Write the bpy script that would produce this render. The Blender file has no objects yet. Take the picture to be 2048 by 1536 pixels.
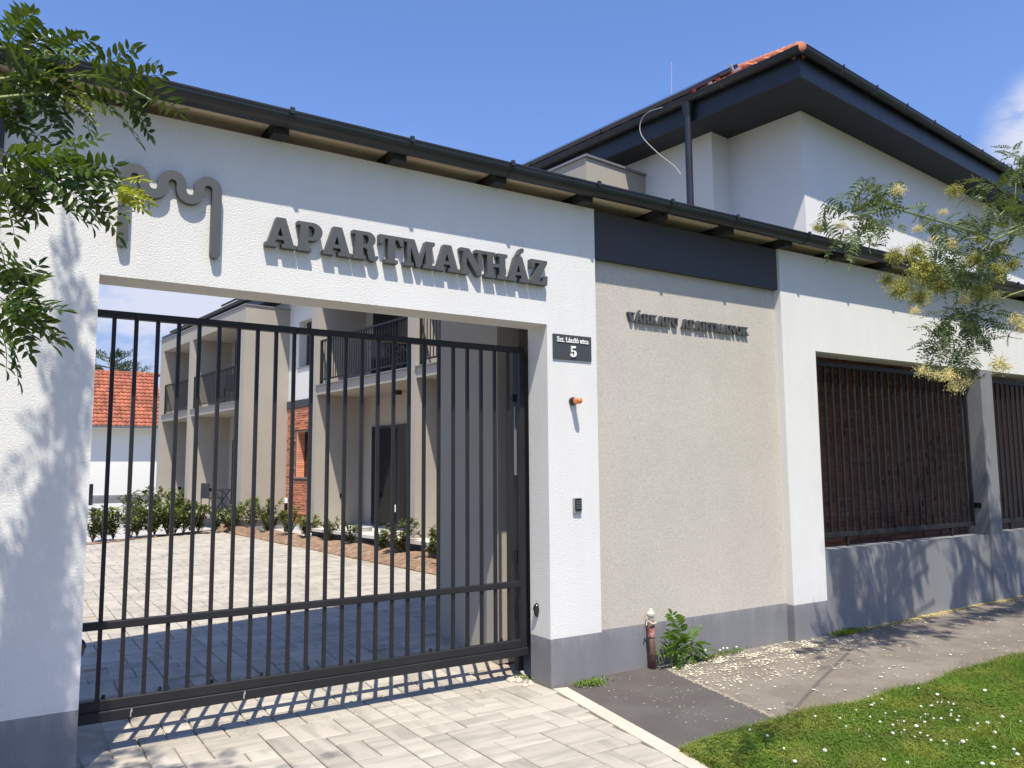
import bpy, math, random
import numpy as np
from mathutils import Vector, Matrix
random.seed(7); rng = np.random.default_rng(7)
S = bpy.context.scene
COL = S.collection

# ------------------------------------------------------------------ camera
CAM = Vector((-3.6014, -5.0820, 1.65))
R_ = Vector((0.84139945, -0.5403658, -0.00719517)); U_ = Vector((-0.05120682, -0.0929739, 0.9943509)); F_ = Vector((0.53798218, 0.83627786, 0.1058986))
FPX = 1595.04
cd = bpy.data.cameras.new('camera'); cam = bpy.data.objects.new('camera', cd); COL.objects.link(cam)
cam.matrix_world = Matrix(((R_.x, U_.x, -F_.x, CAM.x), (R_.y, U_.y, -F_.y, CAM.y), (R_.z, U_.z, -F_.z, CAM.z), (0, 0, 0, 1)))
cd.sensor_fit = 'HORIZONTAL'; cd.sensor_width = 36; cd.lens = FPX / 2048 * 36
cd.clip_start = 0.05; cd.clip_end = 3000
S.camera = cam

# ------------------------------------------------------------------ light
SUN = Vector((-0.45, -1.0, 2.1)).normalized()
sd = bpy.data.lights.new('sun', 'SUN'); sun = bpy.data.objects.new('sun', sd); COL.objects.link(sun)
sd.energy = 4.85; sd.angle = math.radians(0.53); sd.color = (1, 0.935, 0.81)
sun.rotation_euler = SUN.to_track_quat('Z', 'Y').to_euler(); sun.location = (-6, -8, 20)
W = bpy.data.worlds.new('World'); S.world = W; W.use_nodes = True
nt = W.node_tree; nt.nodes.clear()
def N(t, k, **kw):
    n = t.nodes.new(k)
    for a, b in kw.items():
        if a.startswith('i_'):
            n.inputs[a[2:].replace('_', ' ')].default_value = b
        else: setattr(n, a, b)
    return n
sky = N(nt, 'ShaderNodeTexSky', sky_type='NISHITA', sun_disc=False)
sky.sun_elevation = math.asin(SUN.z); sky.sun_rotation = math.atan2(SUN.x, SUN.y)
sky.air_density = 1.0; sky.dust_density = 0.6; sky.ozone_density = 2.0; sky.altitude = 100
tc = N(nt, 'ShaderNodeTexCoord'); sep = N(nt, 'ShaderNodeSeparateXYZ'); nt.links.new(tc.outputs['Generated'], sep.inputs[0])
mp = N(nt, 'ShaderNodeMapping'); mp.inputs['Scale'].default_value = (1, 1, 2.2); mp.inputs['Location'].default_value = (0.35, 0.0, 0.1)
nt.links.new(tc.outputs['Generated'], mp.inputs[0])
cn = N(nt, 'ShaderNodeTexNoise', i_Scale=4.2, i_Detail=9.0, i_Roughness=0.58, i_Distortion=0.25); nt.links.new(mp.outputs[0], cn.inputs['Vector'])
cr = N(nt, 'ShaderNodeMapRange', interpolation_type='SMOOTHSTEP'); cr.inputs['From Min'].default_value = 0.49; cr.inputs['From Max'].default_value = 0.66
nt.links.new(cn.outputs['Fac'], cr.inputs[0])
el = N(nt, 'ShaderNodeMapRange', interpolation_type='SMOOTHSTEP'); el.inputs['From Min'].default_value = 0.08; el.inputs['From Max'].default_value = 0.16
el2 = N(nt, 'ShaderNodeMapRange', interpolation_type='SMOOTHSTEP'); el2.inputs['From Min'].default_value = 0.42; el2.inputs['From Max'].default_value = 0.27
nt.links.new(sep.outputs['Z'], el.inputs[0]); nt.links.new(sep.outputs['Z'], el2.inputs[0])
m1 = N(nt, 'ShaderNodeMath', operation='MULTIPLY'); m2 = N(nt, 'ShaderNodeMath', operation='MULTIPLY')
nt.links.new(cr.outputs[0], m1.inputs[0]); nt.links.new(el.outputs[0], m1.inputs[1]); nt.links.new(m1.outputs[0], m2.inputs[0]); nt.links.new(el2.outputs[0], m2.inputs[1])
m3 = N(nt, 'ShaderNodeMath', operation='MULTIPLY'); m3.inputs[1].default_value = 0.85; nt.links.new(m2.outputs[0], m3.inputs[0])
tint = N(nt, 'ShaderNodeMix', data_type='RGBA', blend_type='MULTIPLY'); tint.inputs['Factor'].default_value = 1.0
gr_ = N(nt, 'ShaderNodeMapRange', interpolation_type='SMOOTHSTEP'); gr_.inputs['From Min'].default_value = 0.06; gr_.inputs['From Max'].default_value = 0.45
nt.links.new(sep.outputs['Z'], gr_.inputs[0])
gc_ = N(nt, 'ShaderNodeMix', data_type='RGBA'); gc_.inputs['A'].default_value = (1.0, 0.97, 1.2, 1); gc_.inputs['B'].default_value = (1.42, 1.62, 2.12, 1)
nt.links.new(gr_.outputs[0], gc_.inputs['Factor']); nt.links.new(gc_.outputs['Result'], tint.inputs['B']); nt.links.new(sky.outputs[0], tint.inputs['A'])
def cloud_bank(d, lo, hi, prev):
    dp = N(nt, 'ShaderNodeVectorMath', operation='DOT_PRODUCT'); dp.inputs[1].default_value = d; nt.links.new(tc.outputs['Generated'], dp.inputs[0])
    mr = N(nt, 'ShaderNodeMapRange', interpolation_type='SMOOTHSTEP'); mr.inputs['From Min'].default_value = lo; mr.inputs['From Max'].default_value = hi; nt.links.new(dp.outputs['Value'], mr.inputs[0])
    n2 = N(nt, 'ShaderNodeMapRange', interpolation_type='SMOOTHSTEP'); n2.inputs['From Min'].default_value = 0.40; n2.inputs['From Max'].default_value = 0.56; nt.links.new(cn.outputs['Fac'], n2.inputs[0])
    k = N(nt, 'ShaderNodeMath', operation='MULTIPLY'); nt.links.new(mr.outputs[0], k.inputs[0]); nt.links.new(n2.outputs[0], k.inputs[1])
    x_ = N(nt, 'ShaderNodeMath', operation='MAXIMUM'); nt.links.new(k.outputs[0], x_.inputs[0]); nt.links.new(prev, x_.inputs[1]); return x_.outputs[0]
cl1 = cloud_bank((0.878, 0.345, 0.332), 0.9968, 0.9996, m3.outputs[0])
cl2 = cloud_bank((0.145, 0.968, 0.205), 0.990, 0.998, cl1)
mx = N(nt, 'ShaderNodeMix', data_type='RGBA'); mx.inputs['B'].default_value = (6.6, 7.0, 8.6, 1)
nt.links.new(cl2, mx.inputs['Factor']); nt.links.new(tint.outputs['Result'], mx.inputs['A'])
bg = N(nt, 'ShaderNodeBackground'); bg.inputs['Strength'].default_value = 0.084; nt.links.new(mx.outputs['Result'], bg.inputs[0])
wo = N(nt, 'ShaderNodeOutputWorld'); nt.links.new(bg.outputs[0], wo.inputs[0])
S.view_settings.view_transform = 'Standard'; S.view_settings.look = 'None'; S.view_settings.gamma = 1
S.view_settings.exposure = 0.36; S.view_settings.use_curve_mapping = False
S.cycles.max_bounces = 8; S.cycles.diffuse_bounces = 3; S.cycles.transparent_max_bounces = 8

# ------------------------------------------------------------------ helpers
def ray(px, py): return (F_ * FPX + R_ * (px - 1024) - U_ * (py - 768)).normalized()
def at(px, py, Y): d = ray(px, py); return CAM + d * ((Y - CAM.y) / d.y)
def atz(px, py, Z): d = ray(px, py); return CAM + d * ((Z - CAM.z) / d.z)
RB = math.radians(6.4648)
UU = Vector((math.cos(RB), math.sin(RB), 0)); VV = Vector((-math.sin(RB), math.cos(RB), 0))
def uv(u, v, z): return UU * u + VV * v + Vector((0, 0, z))
ID = lambda x, y, z: Vector((x, y, z))

class MB:
    def __init__(s, T=ID): s.v = []; s.f = []; s.T = T
    def add(s, vs, fs):
        b = len(s.v); s.v += [s.T(*p) for p in vs]; s.f += [[b + i for i in f] for f in fs]; return s
    def box(s, x0, y0, z0, x1, y1, z1, bv=0.0):
        if bv > 0:
            b = bv; vs = []; 
            # chamfered box: 24 verts
            X = (x0, x1); Y = (y0, y1); Z = (z0, z1)
            idx = {}
            for i in (0, 1):
                for j in (0, 1):
                    for k in (0, 1):
                        sx = b if i == 0 else -b; sy = b if j == 0 else -b; sz = b if k == 0 else -b
                        idx[i, j, k, 'x'] = len(vs); vs.append((X[i], Y[j] + sy, Z[k] + sz))
                        idx[i, j, k, 'y'] = len(vs); vs.append((X[i] + sx, Y[j], Z[k] + sz))
                        idx[i, j, k, 'z'] = len(vs); vs.append((X[i] + sx, Y[j] + sy, Z[k]))
            fs = []
            for i in (0, 1):
                q = [idx[i, 0, 0, 'x'], idx[i, 1, 0, 'x'], idx[i, 1, 1, 'x'], idx[i, 0, 1, 'x']]; fs.append(q if i else q[::-1])
                q = [idx[0, i, 0, 'y'], idx[1, i, 0, 'y'], idx[1, i, 1, 'y'], idx[0, i, 1, 'y']]; fs.append(q[::-1] if i else q)
                q = [idx[0, 0, i, 'z'], idx[1, 0, i, 'z'], idx[1, 1, i, 'z'], idx[0, 1, i, 'z']]; fs.append(q if i else q[::-1])
            for i in (0, 1):
                for j in (0, 1):
                    fs.append([idx[i, j, 0, 'x'], idx[i, j, 1, 'x'], idx[i, j, 1, 'y'], idx[i, j, 0, 'y']])
                    fs.append([idx[i, 0, j, 'x'], idx[i, 1, j, 'x'], idx[i, 1, j, 'z'], idx[i, 0, j, 'z']])
                    fs.append([idx[0, i, j, 'y'], idx[1, i, j, 'y'], idx[1, i, j, 'z'], idx[0, i, j, 'z']])
                    for k in (0, 1): fs.append([idx[i, j, k, 'x'], idx[i, j, k, 'y'], idx[i, j, k, 'z']])
            return s.add(vs, fs)
        return s.add([(x0, y0, z0), (x1, y0, z0), (x1, y1, z0), (x0, y1, z0), (x0, y0, z1), (x1, y0, z1), (x1, y1, z1), (x0, y1, z1)],
                     [[0, 3, 2, 1], [4, 5, 6, 7], [0, 1, 5, 4], [1, 2, 6, 5], [2, 3, 7, 6], [3, 0, 4, 7]])
    def bar(s, a, b, w, d=None, n=4, up=Vector((0, 0, 1)), rot=math.pi / 4):
        a = Vector(a); b = Vector(b); t = (b - a).normalized()
        if abs(t.dot(up)) > 0.95: up = Vector((0, 1, 0))
        e1 = t.cross(up).normalized(); e2 = e1.cross(t); d = d or w
        vs = []; k = 1 / math.cos(math.pi / 4) if n == 4 else 1
        for p in (a, b):
            for i in range(n):
                an = rot + 2 * math.pi * i / n
                vs.append(tuple(p + e1 * (w / 2 * k * math.cos(an)) + e2 * (d / 2 * k * math.sin(an))))
        fs = [[i, (i + 1) % n, n + (i + 1) % n, n + i] for i in range(n)] + [list(range(n))[::-1], list(range(n, 2 * n))]
        return s.add(vs, fs)
    def tube(s, pts, r, n=6, r2=None, cap=True):
        pts = [Vector(p) for p in pts]; m = len(pts); vs = []
        e1 = None
        for i, p in enumerate(pts):
            t = (pts[min(i + 1, m - 1)] - pts[max(i - 1, 0)]).normalized()
            if e1 is None:
                e1 = t.orthogonal().normalized()
            else: e1 = (e1 - t * e1.dot(t)).normalized()
            e2 = t.cross(e1); rr = r + ((r2 if r2 is not None else r) - r) * i / max(1, m - 1)
            for k in range(n):
                a = 2 * math.pi * k / n; vs.append(tuple(p + e1 * (rr * math.cos(a)) + e2 * (rr * math.sin(a))))
        fs = []
        for i in range(m - 1):
            for k in range(n): fs.append([i * n + k, i * n + (k + 1) % n, (i + 1) * n + (k + 1) % n, (i + 1) * n + k])
        if cap: fs += [list(range(n))[::-1], list(range((m - 1) * n, m * n))]
        return s.add(vs, fs)
    def lathe(s, c, prof, n=12):
        vs = []; fs = []
        for (r, z) in prof:
            for k in range(n): a = 2 * math.pi * k / n; vs.append((c[0] + r * math.cos(a), c[1] + r * math.sin(a), c[2] + z))
        for i in range(len(prof) - 1):
            for k in range(n): fs.append([i * n + k, i * n + (k + 1) % n, (i + 1) * n + (k + 1) % n, (i + 1) * n + k])
        fs += [list(range(n))[::-1], list(range((len(prof) - 1) * n, len(prof) * n))]
        return s.add(vs, fs)
    def poly(s, pts): return s.add(pts, [list(range(len(pts)))])
    def mesh(s, name, mat, off=Vector((0, 0, 0)), smooth=False):
        me = bpy.data.meshes.new(name); me.from_pydata([tuple(p - off) for p in s.v], [], s.f); me.update()
        if mat: me.materials.append(mat)
        if smooth: me.polygons.foreach_set('use_smooth', [True] * len(me.polygons))
        return me
    def build(s, name, mat, parent=None, smooth=False, **k):
        off = wloc(parent) if parent else (s.v[0] * 0)
        if not parent:
            c = [min(p[i] for p in s.v) for i in range(3)]; d = [max(p[i] for p in s.v) for i in range(3)]
            off = Vector(((c[0] + d[0]) / 2, (c[1] + d[1]) / 2, c[2]))
        o = bpy.data.objects.new(name, s.mesh(name, mat, off, smooth)); COL.objects.link(o)
        if parent: o.parent = parent
        else: o.location = off
        tag(o, **k); return o
def wloc(o):
    p = Vector(o.location)
    while o.parent: o = o.parent; p += Vector(o.location)
    return p
def tag(o, label=None, cat=None, group=None, kind=None):
    if label: o['label'] = label
    if cat: o['category'] = cat
    if group: o['group'] = group
    if kind: o['kind'] = kind
    return o
def root(name, loc, label, cat, group=None, rz=0):
    o = bpy.data.objects.new(name, None); o.empty_display_size = 0.1; COL.objects.link(o); o.location = loc; o.rotation_euler.z = rz
    return tag(o, label, cat, group)
def inst(name, me, parent, loc, rot=None, scale=None):
    o = bpy.data.objects.new(name, me); COL.objects.link(o); o.parent = parent
    o.location = Vector(loc) - (wloc(parent) if parent else Vector()); 
    if rot is not None: o.rotation_euler = rot
    if scale is not None: o.scale = (scale,) * 3 if isinstance(scale, (int, float)) else scale
    return o
def copy_tree(o, parent=None):
    c = o.copy(); COL.objects.link(c); c.parent = parent
    for ch in list(o.children): copy_tree(ch, c)
    return c
def npmesh(name, V, F, mat, parent=None, smooth=False, **k):
    """V (n,3) array, F (m,k) array of equal-size faces"""
    me = bpy.data.meshes.new(name); n = len(V); m, q = F.shape
    me.vertices.add(n); me.vertices.foreach_set('co', V.astype(np.float32).ravel())
    me.loops.add(m * q); me.loops.foreach_set('vertex_index', F.astype(np.int32).ravel())
    me.polygons.add(m); me.polygons.foreach_set('loop_start', np.arange(0, m * q, q, dtype=np.int32))
    me.update(calc_edges=True); me.validate()
    if mat: me.materials.append(mat)
    if smooth: me.polygons.foreach_set('use_smooth', [True] * m)
    o = bpy.data.objects.new(name, me); COL.objects.link(o)
    if parent: o.parent = parent; o.location = -wloc(parent)
    tag(o, **k); return o

# ------------------------------------------------------------------ materials
def lin(h): 
    return tuple(((c / 255) / 12.92 if c / 255 <= 0.04045 else ((c / 255 + 0.055) / 1.055) ** 2.4) for c in h) + (1,)
def mat(name, col, rough=0.8, metal=0.0, var=0.12, vscale=3.0, fine=0.0, fscale=120, bump=0.0, bscale=200, bdist=0.002, objrand=0.0, island=0.0, spec=0.5, col2=None, streak=None, trans=0.0, coat=0.0, vdetail=5, grime=None):
    M = bpy.data.materials.new(name); M.use_nodes = True; t = M.node_tree; t.nodes.clear(); L = t.links.new
    out = N(t, 'ShaderNodeOutputMaterial'); b = N(t, 'ShaderNodeBsdfPrincipled'); L(b.outputs[0], out.inputs[0])
    b.inputs['Roughness'].default_value = rough; b.inputs['Metallic'].default_value = metal; b.inputs['Specular IOR Level'].default_value = spec
    if coat: b.inputs['Coat Weight'].default_value = coat
    geo = N(t, 'ShaderNodeTexCoord'); P = geo.outputs['Object']
    def noise(sc, det=4, vec=None, rough_=0.55):
        n = N(t, 'ShaderNodeTexNoise'); n.inputs['Scale'].default_value = sc; n.inputs['Detail'].default_value = det; n.inputs['Roughness'].default_value = rough_
        L(vec or P, n.inputs['Vector']); return n.outputs['Fac']
    def mul(colr, fac_socket, lo, hi):
        mr = N(t, 'ShaderNodeMapRange'); mr.inputs['From Min'].default_value = 0.25; mr.inputs['From Max'].default_value = 0.75
        mr.inputs['To Min'].default_value = lo; mr.inputs['To Max'].default_value = hi; L(fac_socket, mr.inputs[0])
        m = N(t, 'ShaderNodeMix', data_type='RGBA', blend_type='MULTIPLY'); m.inputs['Factor'].default_value = 1
        L(colr, m.inputs['A']); L(mr.outputs[0], m.inputs['B']); return m.outputs['Result']
    c = N(t, 'ShaderNodeRGB'); c.outputs[0].default_value = tuple(col)[:3] + (1,); cs = c.outputs[0]
    if col2 is not None:
        m = N(t, 'ShaderNodeMix', data_type='RGBA'); m.inputs['B'].default_value = tuple(col2)[:3] + (1,)
        mr = N(t, 'ShaderNodeMapRange', interpolation_type='SMOOTHSTEP'); mr.inputs['From Min'].default_value = 0.42; mr.inputs['From Max'].default_value = 0.62
        L(noise(vscale * 1.7, 7, None, 0.65), mr.inputs[0]); L(mr.outputs[0], m.inputs['Factor']); L(cs, m.inputs['A']); cs = m.outputs['Result']
    if streak:  # (scale vec, amount, color)
        mp_ = N(t, 'ShaderNodeMapping'); mp_.inputs['Scale'].default_value = streak[0]; L(P, mp_.inputs[0])
        oi = N(t, 'ShaderNodeObjectInfo'); ad = N(t, 'ShaderNodeVectorMath', operation='ADD'); 
        cb = N(t, 'ShaderNodeCombineXYZ'); 
        gi = N(t, 'ShaderNodeNewGeometry'); sm = N(t, 'ShaderNodeMath', operation='ADD'); L(oi.outputs['Random'], sm.inputs[0]); L(gi.outputs['Random Per Island'], sm.inputs[1])
        m50 = N(t, 'ShaderNodeMath', operation='MULTIPLY'); m50.inputs[1].default_value = 37.0; L(sm.outputs[0], m50.inputs[0])
        L(m50.outputs[0], cb.inputs[2]); L(mp_.outputs[0], ad.inputs[0]); L(cb.outputs[0], ad.inputs[1])
        m = N(t, 'ShaderNodeMix', data_type='RGBA'); m.inputs['B'].default_value = tuple(streak[2])[:3] + (1,)
        mr = N(t, 'ShaderNodeMapRange', interpolation_type='SMOOTHSTEP'); mr.inputs['From Min'].default_value = 0.42; mr.inputs['From Max'].default_value = 0.68
        mr.inputs['To Max'].default_value = streak[1]
        L(noise(1.0, 5, ad.outputs[0]), mr.inputs[0]); L(mr.outputs[0], m.inputs['Factor']); L(cs, m.inputs['A']); cs = m.outputs['Result']
    if var: cs = mul(cs, noise(vscale, vdetail), 1 - var, 1 + var)
    if fine: cs = mul(cs, noise(fscale, 3), 1 - fine, 1 + fine)
    if objrand:
        oi = N(t, 'ShaderNodeObjectInfo'); mr = N(t, 'ShaderNodeMapRange'); mr.inputs['To Min'].default_value = 1 - objrand; mr.inputs['To Max'].default_value = 1 + objrand
        L(oi.outputs['Random'], mr.inputs[0]); m = N(t, 'ShaderNodeMix', data_type='RGBA', blend_type='MULTIPLY'); m.inputs['Factor'].default_value = 1
        L(cs, m.inputs['A']); L(mr.outputs[0], m.inputs['B']); cs = m.outputs['Result']
    if island:
        gi = N(t, 'ShaderNodeNewGeometry'); mr = N(t, 'ShaderNodeMapRange'); mr.inputs['To Min'].default_value = 1 - island; mr.inputs['To Max'].default_value = 1 + island
        L(gi.outputs['Random Per Island'], mr.inputs[0]); m = N(t, 'ShaderNodeMix', data_type='RGBA', blend_type='MULTIPLY'); m.inputs['Factor'].default_value = 1
        L(cs, m.inputs['A']); L(mr.outputs[0], m.inputs['B']); cs = m.outputs['Result']
    if grime:  # list of (z_from, z_to, colour, amount, noise scale vector): stains with ragged outline
        gp = N(t, 'ShaderNodeNewGeometry'); sx = N(t, 'ShaderNodeSeparateXYZ'); L(gp.outputs['Position'], sx.inputs[0])
        for z0_, z1_, gc1, am, nsv in grime:
            mr = N(t, 'ShaderNodeMapRange'); mr.inputs['From Min'].default_value = z0_; mr.inputs['From Max'].default_value = z1_; L(sx.outputs['Z'], mr.inputs[0])
            mp_ = N(t, 'ShaderNodeMapping'); mp_.inputs['Scale'].default_value = nsv; L(gp.outputs['Position'], mp_.inputs[0])
            nz = noise(1.0, 6, mp_.outputs[0], 0.65); ad = N(t, 'ShaderNodeMath', operation='MULTIPLY_ADD'); ad.inputs[1].default_value = 2.6; ad.inputs[2].default_value = -1.75; L(nz, ad.inputs[0])
            a2 = N(t, 'ShaderNodeMath', operation='ADD'); a2.use_clamp = True; L(ad.outputs[0], a2.inputs[0]); L(mr.outputs[0], a2.inputs[1])
            a3 = N(t, 'ShaderNodeMath', operation='MULTIPLY'); a3.inputs[1].default_value = am; L(a2.outputs[0], a3.inputs[0])
            a4 = N(t, 'ShaderNodeMath', operation='MULTIPLY'); L(a3.outputs[0], a4.inputs[0]); L(mr.outputs[0], a4.inputs[1])
            m = N(t, 'ShaderNodeMix', data_type='RGBA'); m.inputs['B'].default_value = gc1 + (1,); L(a4.outputs[0], m.inputs['Factor']); L(cs, m.inputs['A']); cs = m.outputs['Result']
    L(cs, b.inputs['Base Color'])
    if bump:
        bn = N(t, 'ShaderNodeBump'); bn.inputs['Strength'].default_value = bump; bn.inputs['Distance'].default_value = bdist
        L(noise(bscale, 4, None, 0.6), bn.inputs['Height']); L(bn.outputs[0], b.inputs['Normal'])
    if trans:
        tr = N(t, 'ShaderNodeBsdfTranslucent'); ms = N(t, 'ShaderNodeMixShader'); ms.inputs[0].default_value = trans
        g = N(t, 'ShaderNodeMix', data_type='RGBA', blend_type='MULTIPLY'); g.inputs['Factor'].default_value = 1; g.inputs['B'].default_value = (1.5, 1.35, 0.5, 1)
        L(cs, g.inputs['A']); L(g.outputs['Result'], tr.inputs[0]); L(b.outputs[0], ms.inputs[1]); L(tr.outputs[0], ms.inputs[2]); L(ms.outputs[0], out.inputs[0])
    return M
M = {}
M['white'] = mat('white_render', (0.745, 0.732, 0.70), 0.92, var=0.04, vscale=1.3, fine=0.07, fscale=120, bump=0.8, bscale=95, bdist=0.006, spec=0.2, streak=((5, 5, 0.7), 0.22, (0.66, 0.64, 0.60)), grime=[(0.62, 0.34, (0.60, 0.57, 0.51), 0.35, (8, 8, 5))])
M['housewhite'] = mat('smooth_white_render', (0.75, 0.735, 0.69), 0.9, var=0.03, vscale=0.8, fine=0.03, fscale=150, bump=0.3, bscale=150, bdist=0.003, spec=0.2)
M['beige'] = mat('beige_render', (0.535, 0.49, 0.425), 0.92, var=0.05, vscale=1.2, fine=0.19, fscale=105, bump=0.9, bscale=110, bdist=0.005, spec=0.2, streak=((4, 4, 0.9), 0.25, (0.49, 0.45, 0.38)))
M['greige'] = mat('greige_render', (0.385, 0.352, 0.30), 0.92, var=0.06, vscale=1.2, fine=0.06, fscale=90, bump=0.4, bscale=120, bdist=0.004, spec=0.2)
M['plinth'] = mat('grey_plinth_render', (0.20, 0.20, 0.212), 0.9, var=0.10, vscale=2.2, fine=0.13, fscale=230, bump=0.6, bscale=180, bdist=0.004, spec=0.25, streak=((9, 9, 1.3), 0.22, (0.27, 0.27, 0.28)), grime=[(0.13, 0.0, (0.27, 0.235, 0.19), 0.8, (9, 9, 16)), (0.18, 0.37, (0.42, 0.42, 0.42), 0.45, (28, 28, 5))])
M['lowwall'] = mat('grey_low_wall_render', (0.225, 0.225, 0.228), 0.9, var=0.08, vscale=1.5, fine=0.15, fscale=130, bump=0.6, bscale=130, bdist=0.004, spec=0.25, grime=[(0.16, 0.0, (0.30, 0.26, 0.20), 0.8, (7, 7, 14)), (0.66, 0.85, (0.15, 0.15, 0.155), 0.4, (14, 14, 2))])
M['header'] = mat('dark_grey_render', (0.055, 0.058, 0.068), 0.85, var=0.08, vscale=1.5, fine=0.08, fscale=200, bump=0.4, bscale=180, bdist=0.003)
M['steel'] = mat('anthracite_painted_steel', (0.021, 0.021, 0.023), 0.5, var=0.22, vscale=3, fine=0.04, fscale=500, bump=0.08, bscale=600, bdist=0.0005, spec=0.25)
M['gutter'] = mat('black_sheet_metal', (0.020, 0.023, 0.027), 0.38, var=0.25, vscale=5, fine=0.05, fscale=60, spec=0.5)
M['soffitdark'] = mat('dark_soffit_board', (0.030, 0.031, 0.035), 0.7, var=0.1)
M['wood'] = mat('pale_soffit_board', (0.80, 0.67, 0.57), 0.7, var=0.08, vscale=6, streak=((3, 60, 60), 0.4, (0.55, 0.42, 0.34)), objrand=0.08)
M['letter'] = mat('grey_sign_board', (0.078, 0.082, 0.082), 0.55, var=0.05, vscale=8, fine=0.05, fscale=400)
M['letteredge'] = M['letter']
M['plate'] = mat('dark_plate', (0.055, 0.057, 0.062), 0.45, var=0.05)
M['whitepaint'] = mat('white_paint', (0.82, 0.82, 0.80), 0.5, var=0.03)
M['paver'] = mat('marbled_concrete_paver', (0.44, 0.40, 0.335), 0.85, var=0.12, vscale=1.1, fine=0.10, fscale=260, bump=0.35, bscale=160, bdist=0.004, objrand=0.13, island=0.11, streak=((2.4, 11, 8), 0.60, (0.27, 0.25, 0.215)), spec=0.25)
M['paver2'] = mat('marbled_concrete_paver_cross', (0.44, 0.40, 0.335), 0.85, var=0.12, vscale=1.1, fine=0.10, fscale=260, bump=0.35, bscale=160, bdist=0.004, objrand=0.13, island=0.11, streak=((11, 2.4, 8), 0.60, (0.27, 0.25, 0.215)), spec=0.25)
M['edging'] = mat('cream_edging_stone', (0.53, 0.465, 0.38), 0.88, var=0.06, vscale=4, fine=0.08, fscale=250, bump=0.3, bscale=200, bdist=0.002, objrand=0.05)
M['sand'] = mat('joint_sand', (0.40, 0.345, 0.26), 0.95, var=0.2, vscale=8, fine=0.2, fscale=250, bump=0.5, bscale=250, bdist=0.003)
M['asphaltnew'] = mat('new_asphalt', (0.105, 0.092, 0.086), 0.9, var=0.10, vscale=1.5, fine=0.45, fscale=130, bump=1.0, bscale=130, bdist=0.008, spec=0.3, col2=(0.12, 0.108, 0.10))
M['asphaltold'] = mat('old_dusty_asphalt', (0.19, 0.163, 0.135), 0.93, var=0.12, vscale=1.2, fine=0.26, fscale=120, bump=0.8, bscale=120, bdist=0.006, col2=(0.235, 0.205, 0.17), spec=0.2)
M['petal'] = mat('dry_petals', (0.72, 0.66, 0.50), 0.8, var=0.1, island=0.25, spec=0.2)
M['petaly'] = mat('yellow_pollen_petals', (0.70, 0.57, 0.25), 0.8, var=0.1, island=0.25, spec=0.2)
M['soil'] = mat('dry_soil', (0.33, 0.22, 0.14), 0.95, var=0.3, vscale=5, fine=0.3, fscale=60, bump=0.8, bscale=60, bdist=0.02, col2=(0.22, 0.13, 0.08))
M['ground'] = mat('ground_earth', (0.11, 0.105, 0.065), 0.95, var=0.3, vscale=0.5, fine=0.2, fscale=20, col2=(0.07, 0.10, 0.03))
M['yard'] = mat('pale_concrete_yard', (0.46, 0.44, 0.41), 0.9, var=0.08, vscale=0.6, fine=0.08, fscale=30)
M['turf'] = mat('turf_soil', (0.07, 0.10, 0.03), 0.95, var=0.3, vscale=6, fine=0.3, fscale=90, bump=0.8, bscale=80, bdist=0.01)
M['grass'] = mat('grass_blade', (0.14, 0.235, 0.032), 0.6, var=0.30, vscale=2.2, island=0.38, trans=0.38, spec=0.3, col2=(0.23, 0.27, 0.05))
M['dryg'] = mat('dry_grass_blade', (0.36, 0.30, 0.15), 0.7, var=0.2, vscale=2, island=0.3, trans=0.3, spec=0.2)
M['clover'] = mat('white_clover_flower', (0.80, 0.80, 0.72), 0.8, var=0.05, island=0.08, trans=0.2)
M['leafL'] = mat('glossy_green_leaflet', (0.055, 0.098, 0.014), 0.36, var=0.25, vscale=7, island=0.22, objrand=0.3, trans=0.36, spec=0.5)
M['leafY'] = mat('young_yellow_green_leaflet', (0.30, 0.34, 0.03), 0.45, var=0.15, vscale=7, island=0.15, objrand=0.1, trans=0.45, spec=0.4)
M['leafR'] = mat('grey_green_leaflet', (0.095, 0.135, 0.045), 0.45, var=0.25, vscale=5, island=0.3, objrand=0.35, trans=0.28, spec=0.5)
M['leafB'] = mat('bright_seedling_leaflet', (0.115, 0.22, 0.035), 0.45, var=0.15, vscale=7, island=0.15, objrand=0.12, trans=0.35, spec=0.4)
M['laurel'] = mat('laurel_leaf', (0.115, 0.145, 0.045), 0.4, var=0.2, vscale=4, island=0.35, objrand=0.2, trans=0.25, spec=0.5)
M['laurely'] = mat('fresh_laurel_leaf', (0.16, 0.25, 0.04), 0.45, var=0.2, vscale=4, island=0.3, trans=0.3, spec=0.4)
M['blossom'] = mat('cream_blossom', (0.80, 0.74, 0.42), 0.8, var=0.1, island=0.25, objrand=0.1, trans=0.25, spec=0.2)
M['bud'] = mat('yellow_green_bud', (0.46, 0.45, 0.13), 0.8, var=0.1, island=0.35, objrand=0.15, trans=0.25, spec=0.2)
M['bark'] = mat('grey_green_bark', (0.16, 0.16, 0.09), 0.85, var=0.2, vscale=10, fine=0.2, fscale=90, bump=0.4, bscale=80, bdist=0.003)
M['twig'] = mat('green_twig', (0.20, 0.24, 0.08), 0.7, var=0.2, vscale=10)
M['brown'] = mat('brown_stem', (0.12, 0.085, 0.05), 0.85, var=0.2, vscale=10)
M['brick'] = mat('orange_brick_slip', (0.62, 0.24, 0.13), 0.88, var=0.15, vscale=7, fine=0.2, fscale=60, bump=0.7, bscale=60, bdist=0.008, objrand=0.25, island=0.25)
M['brickshade'] = mat('shaded_brick_slip', (0.24, 0.10, 0.06), 0.88, var=0.15, vscale=7, fine=0.2, fscale=60, bump=0.7, bscale=60, bdist=0.008, objrand=0.3, island=0.3)
M['mortar'] = mat('brick_mortar', (0.20, 0.11, 0.07), 0.95, var=0.1)
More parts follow.
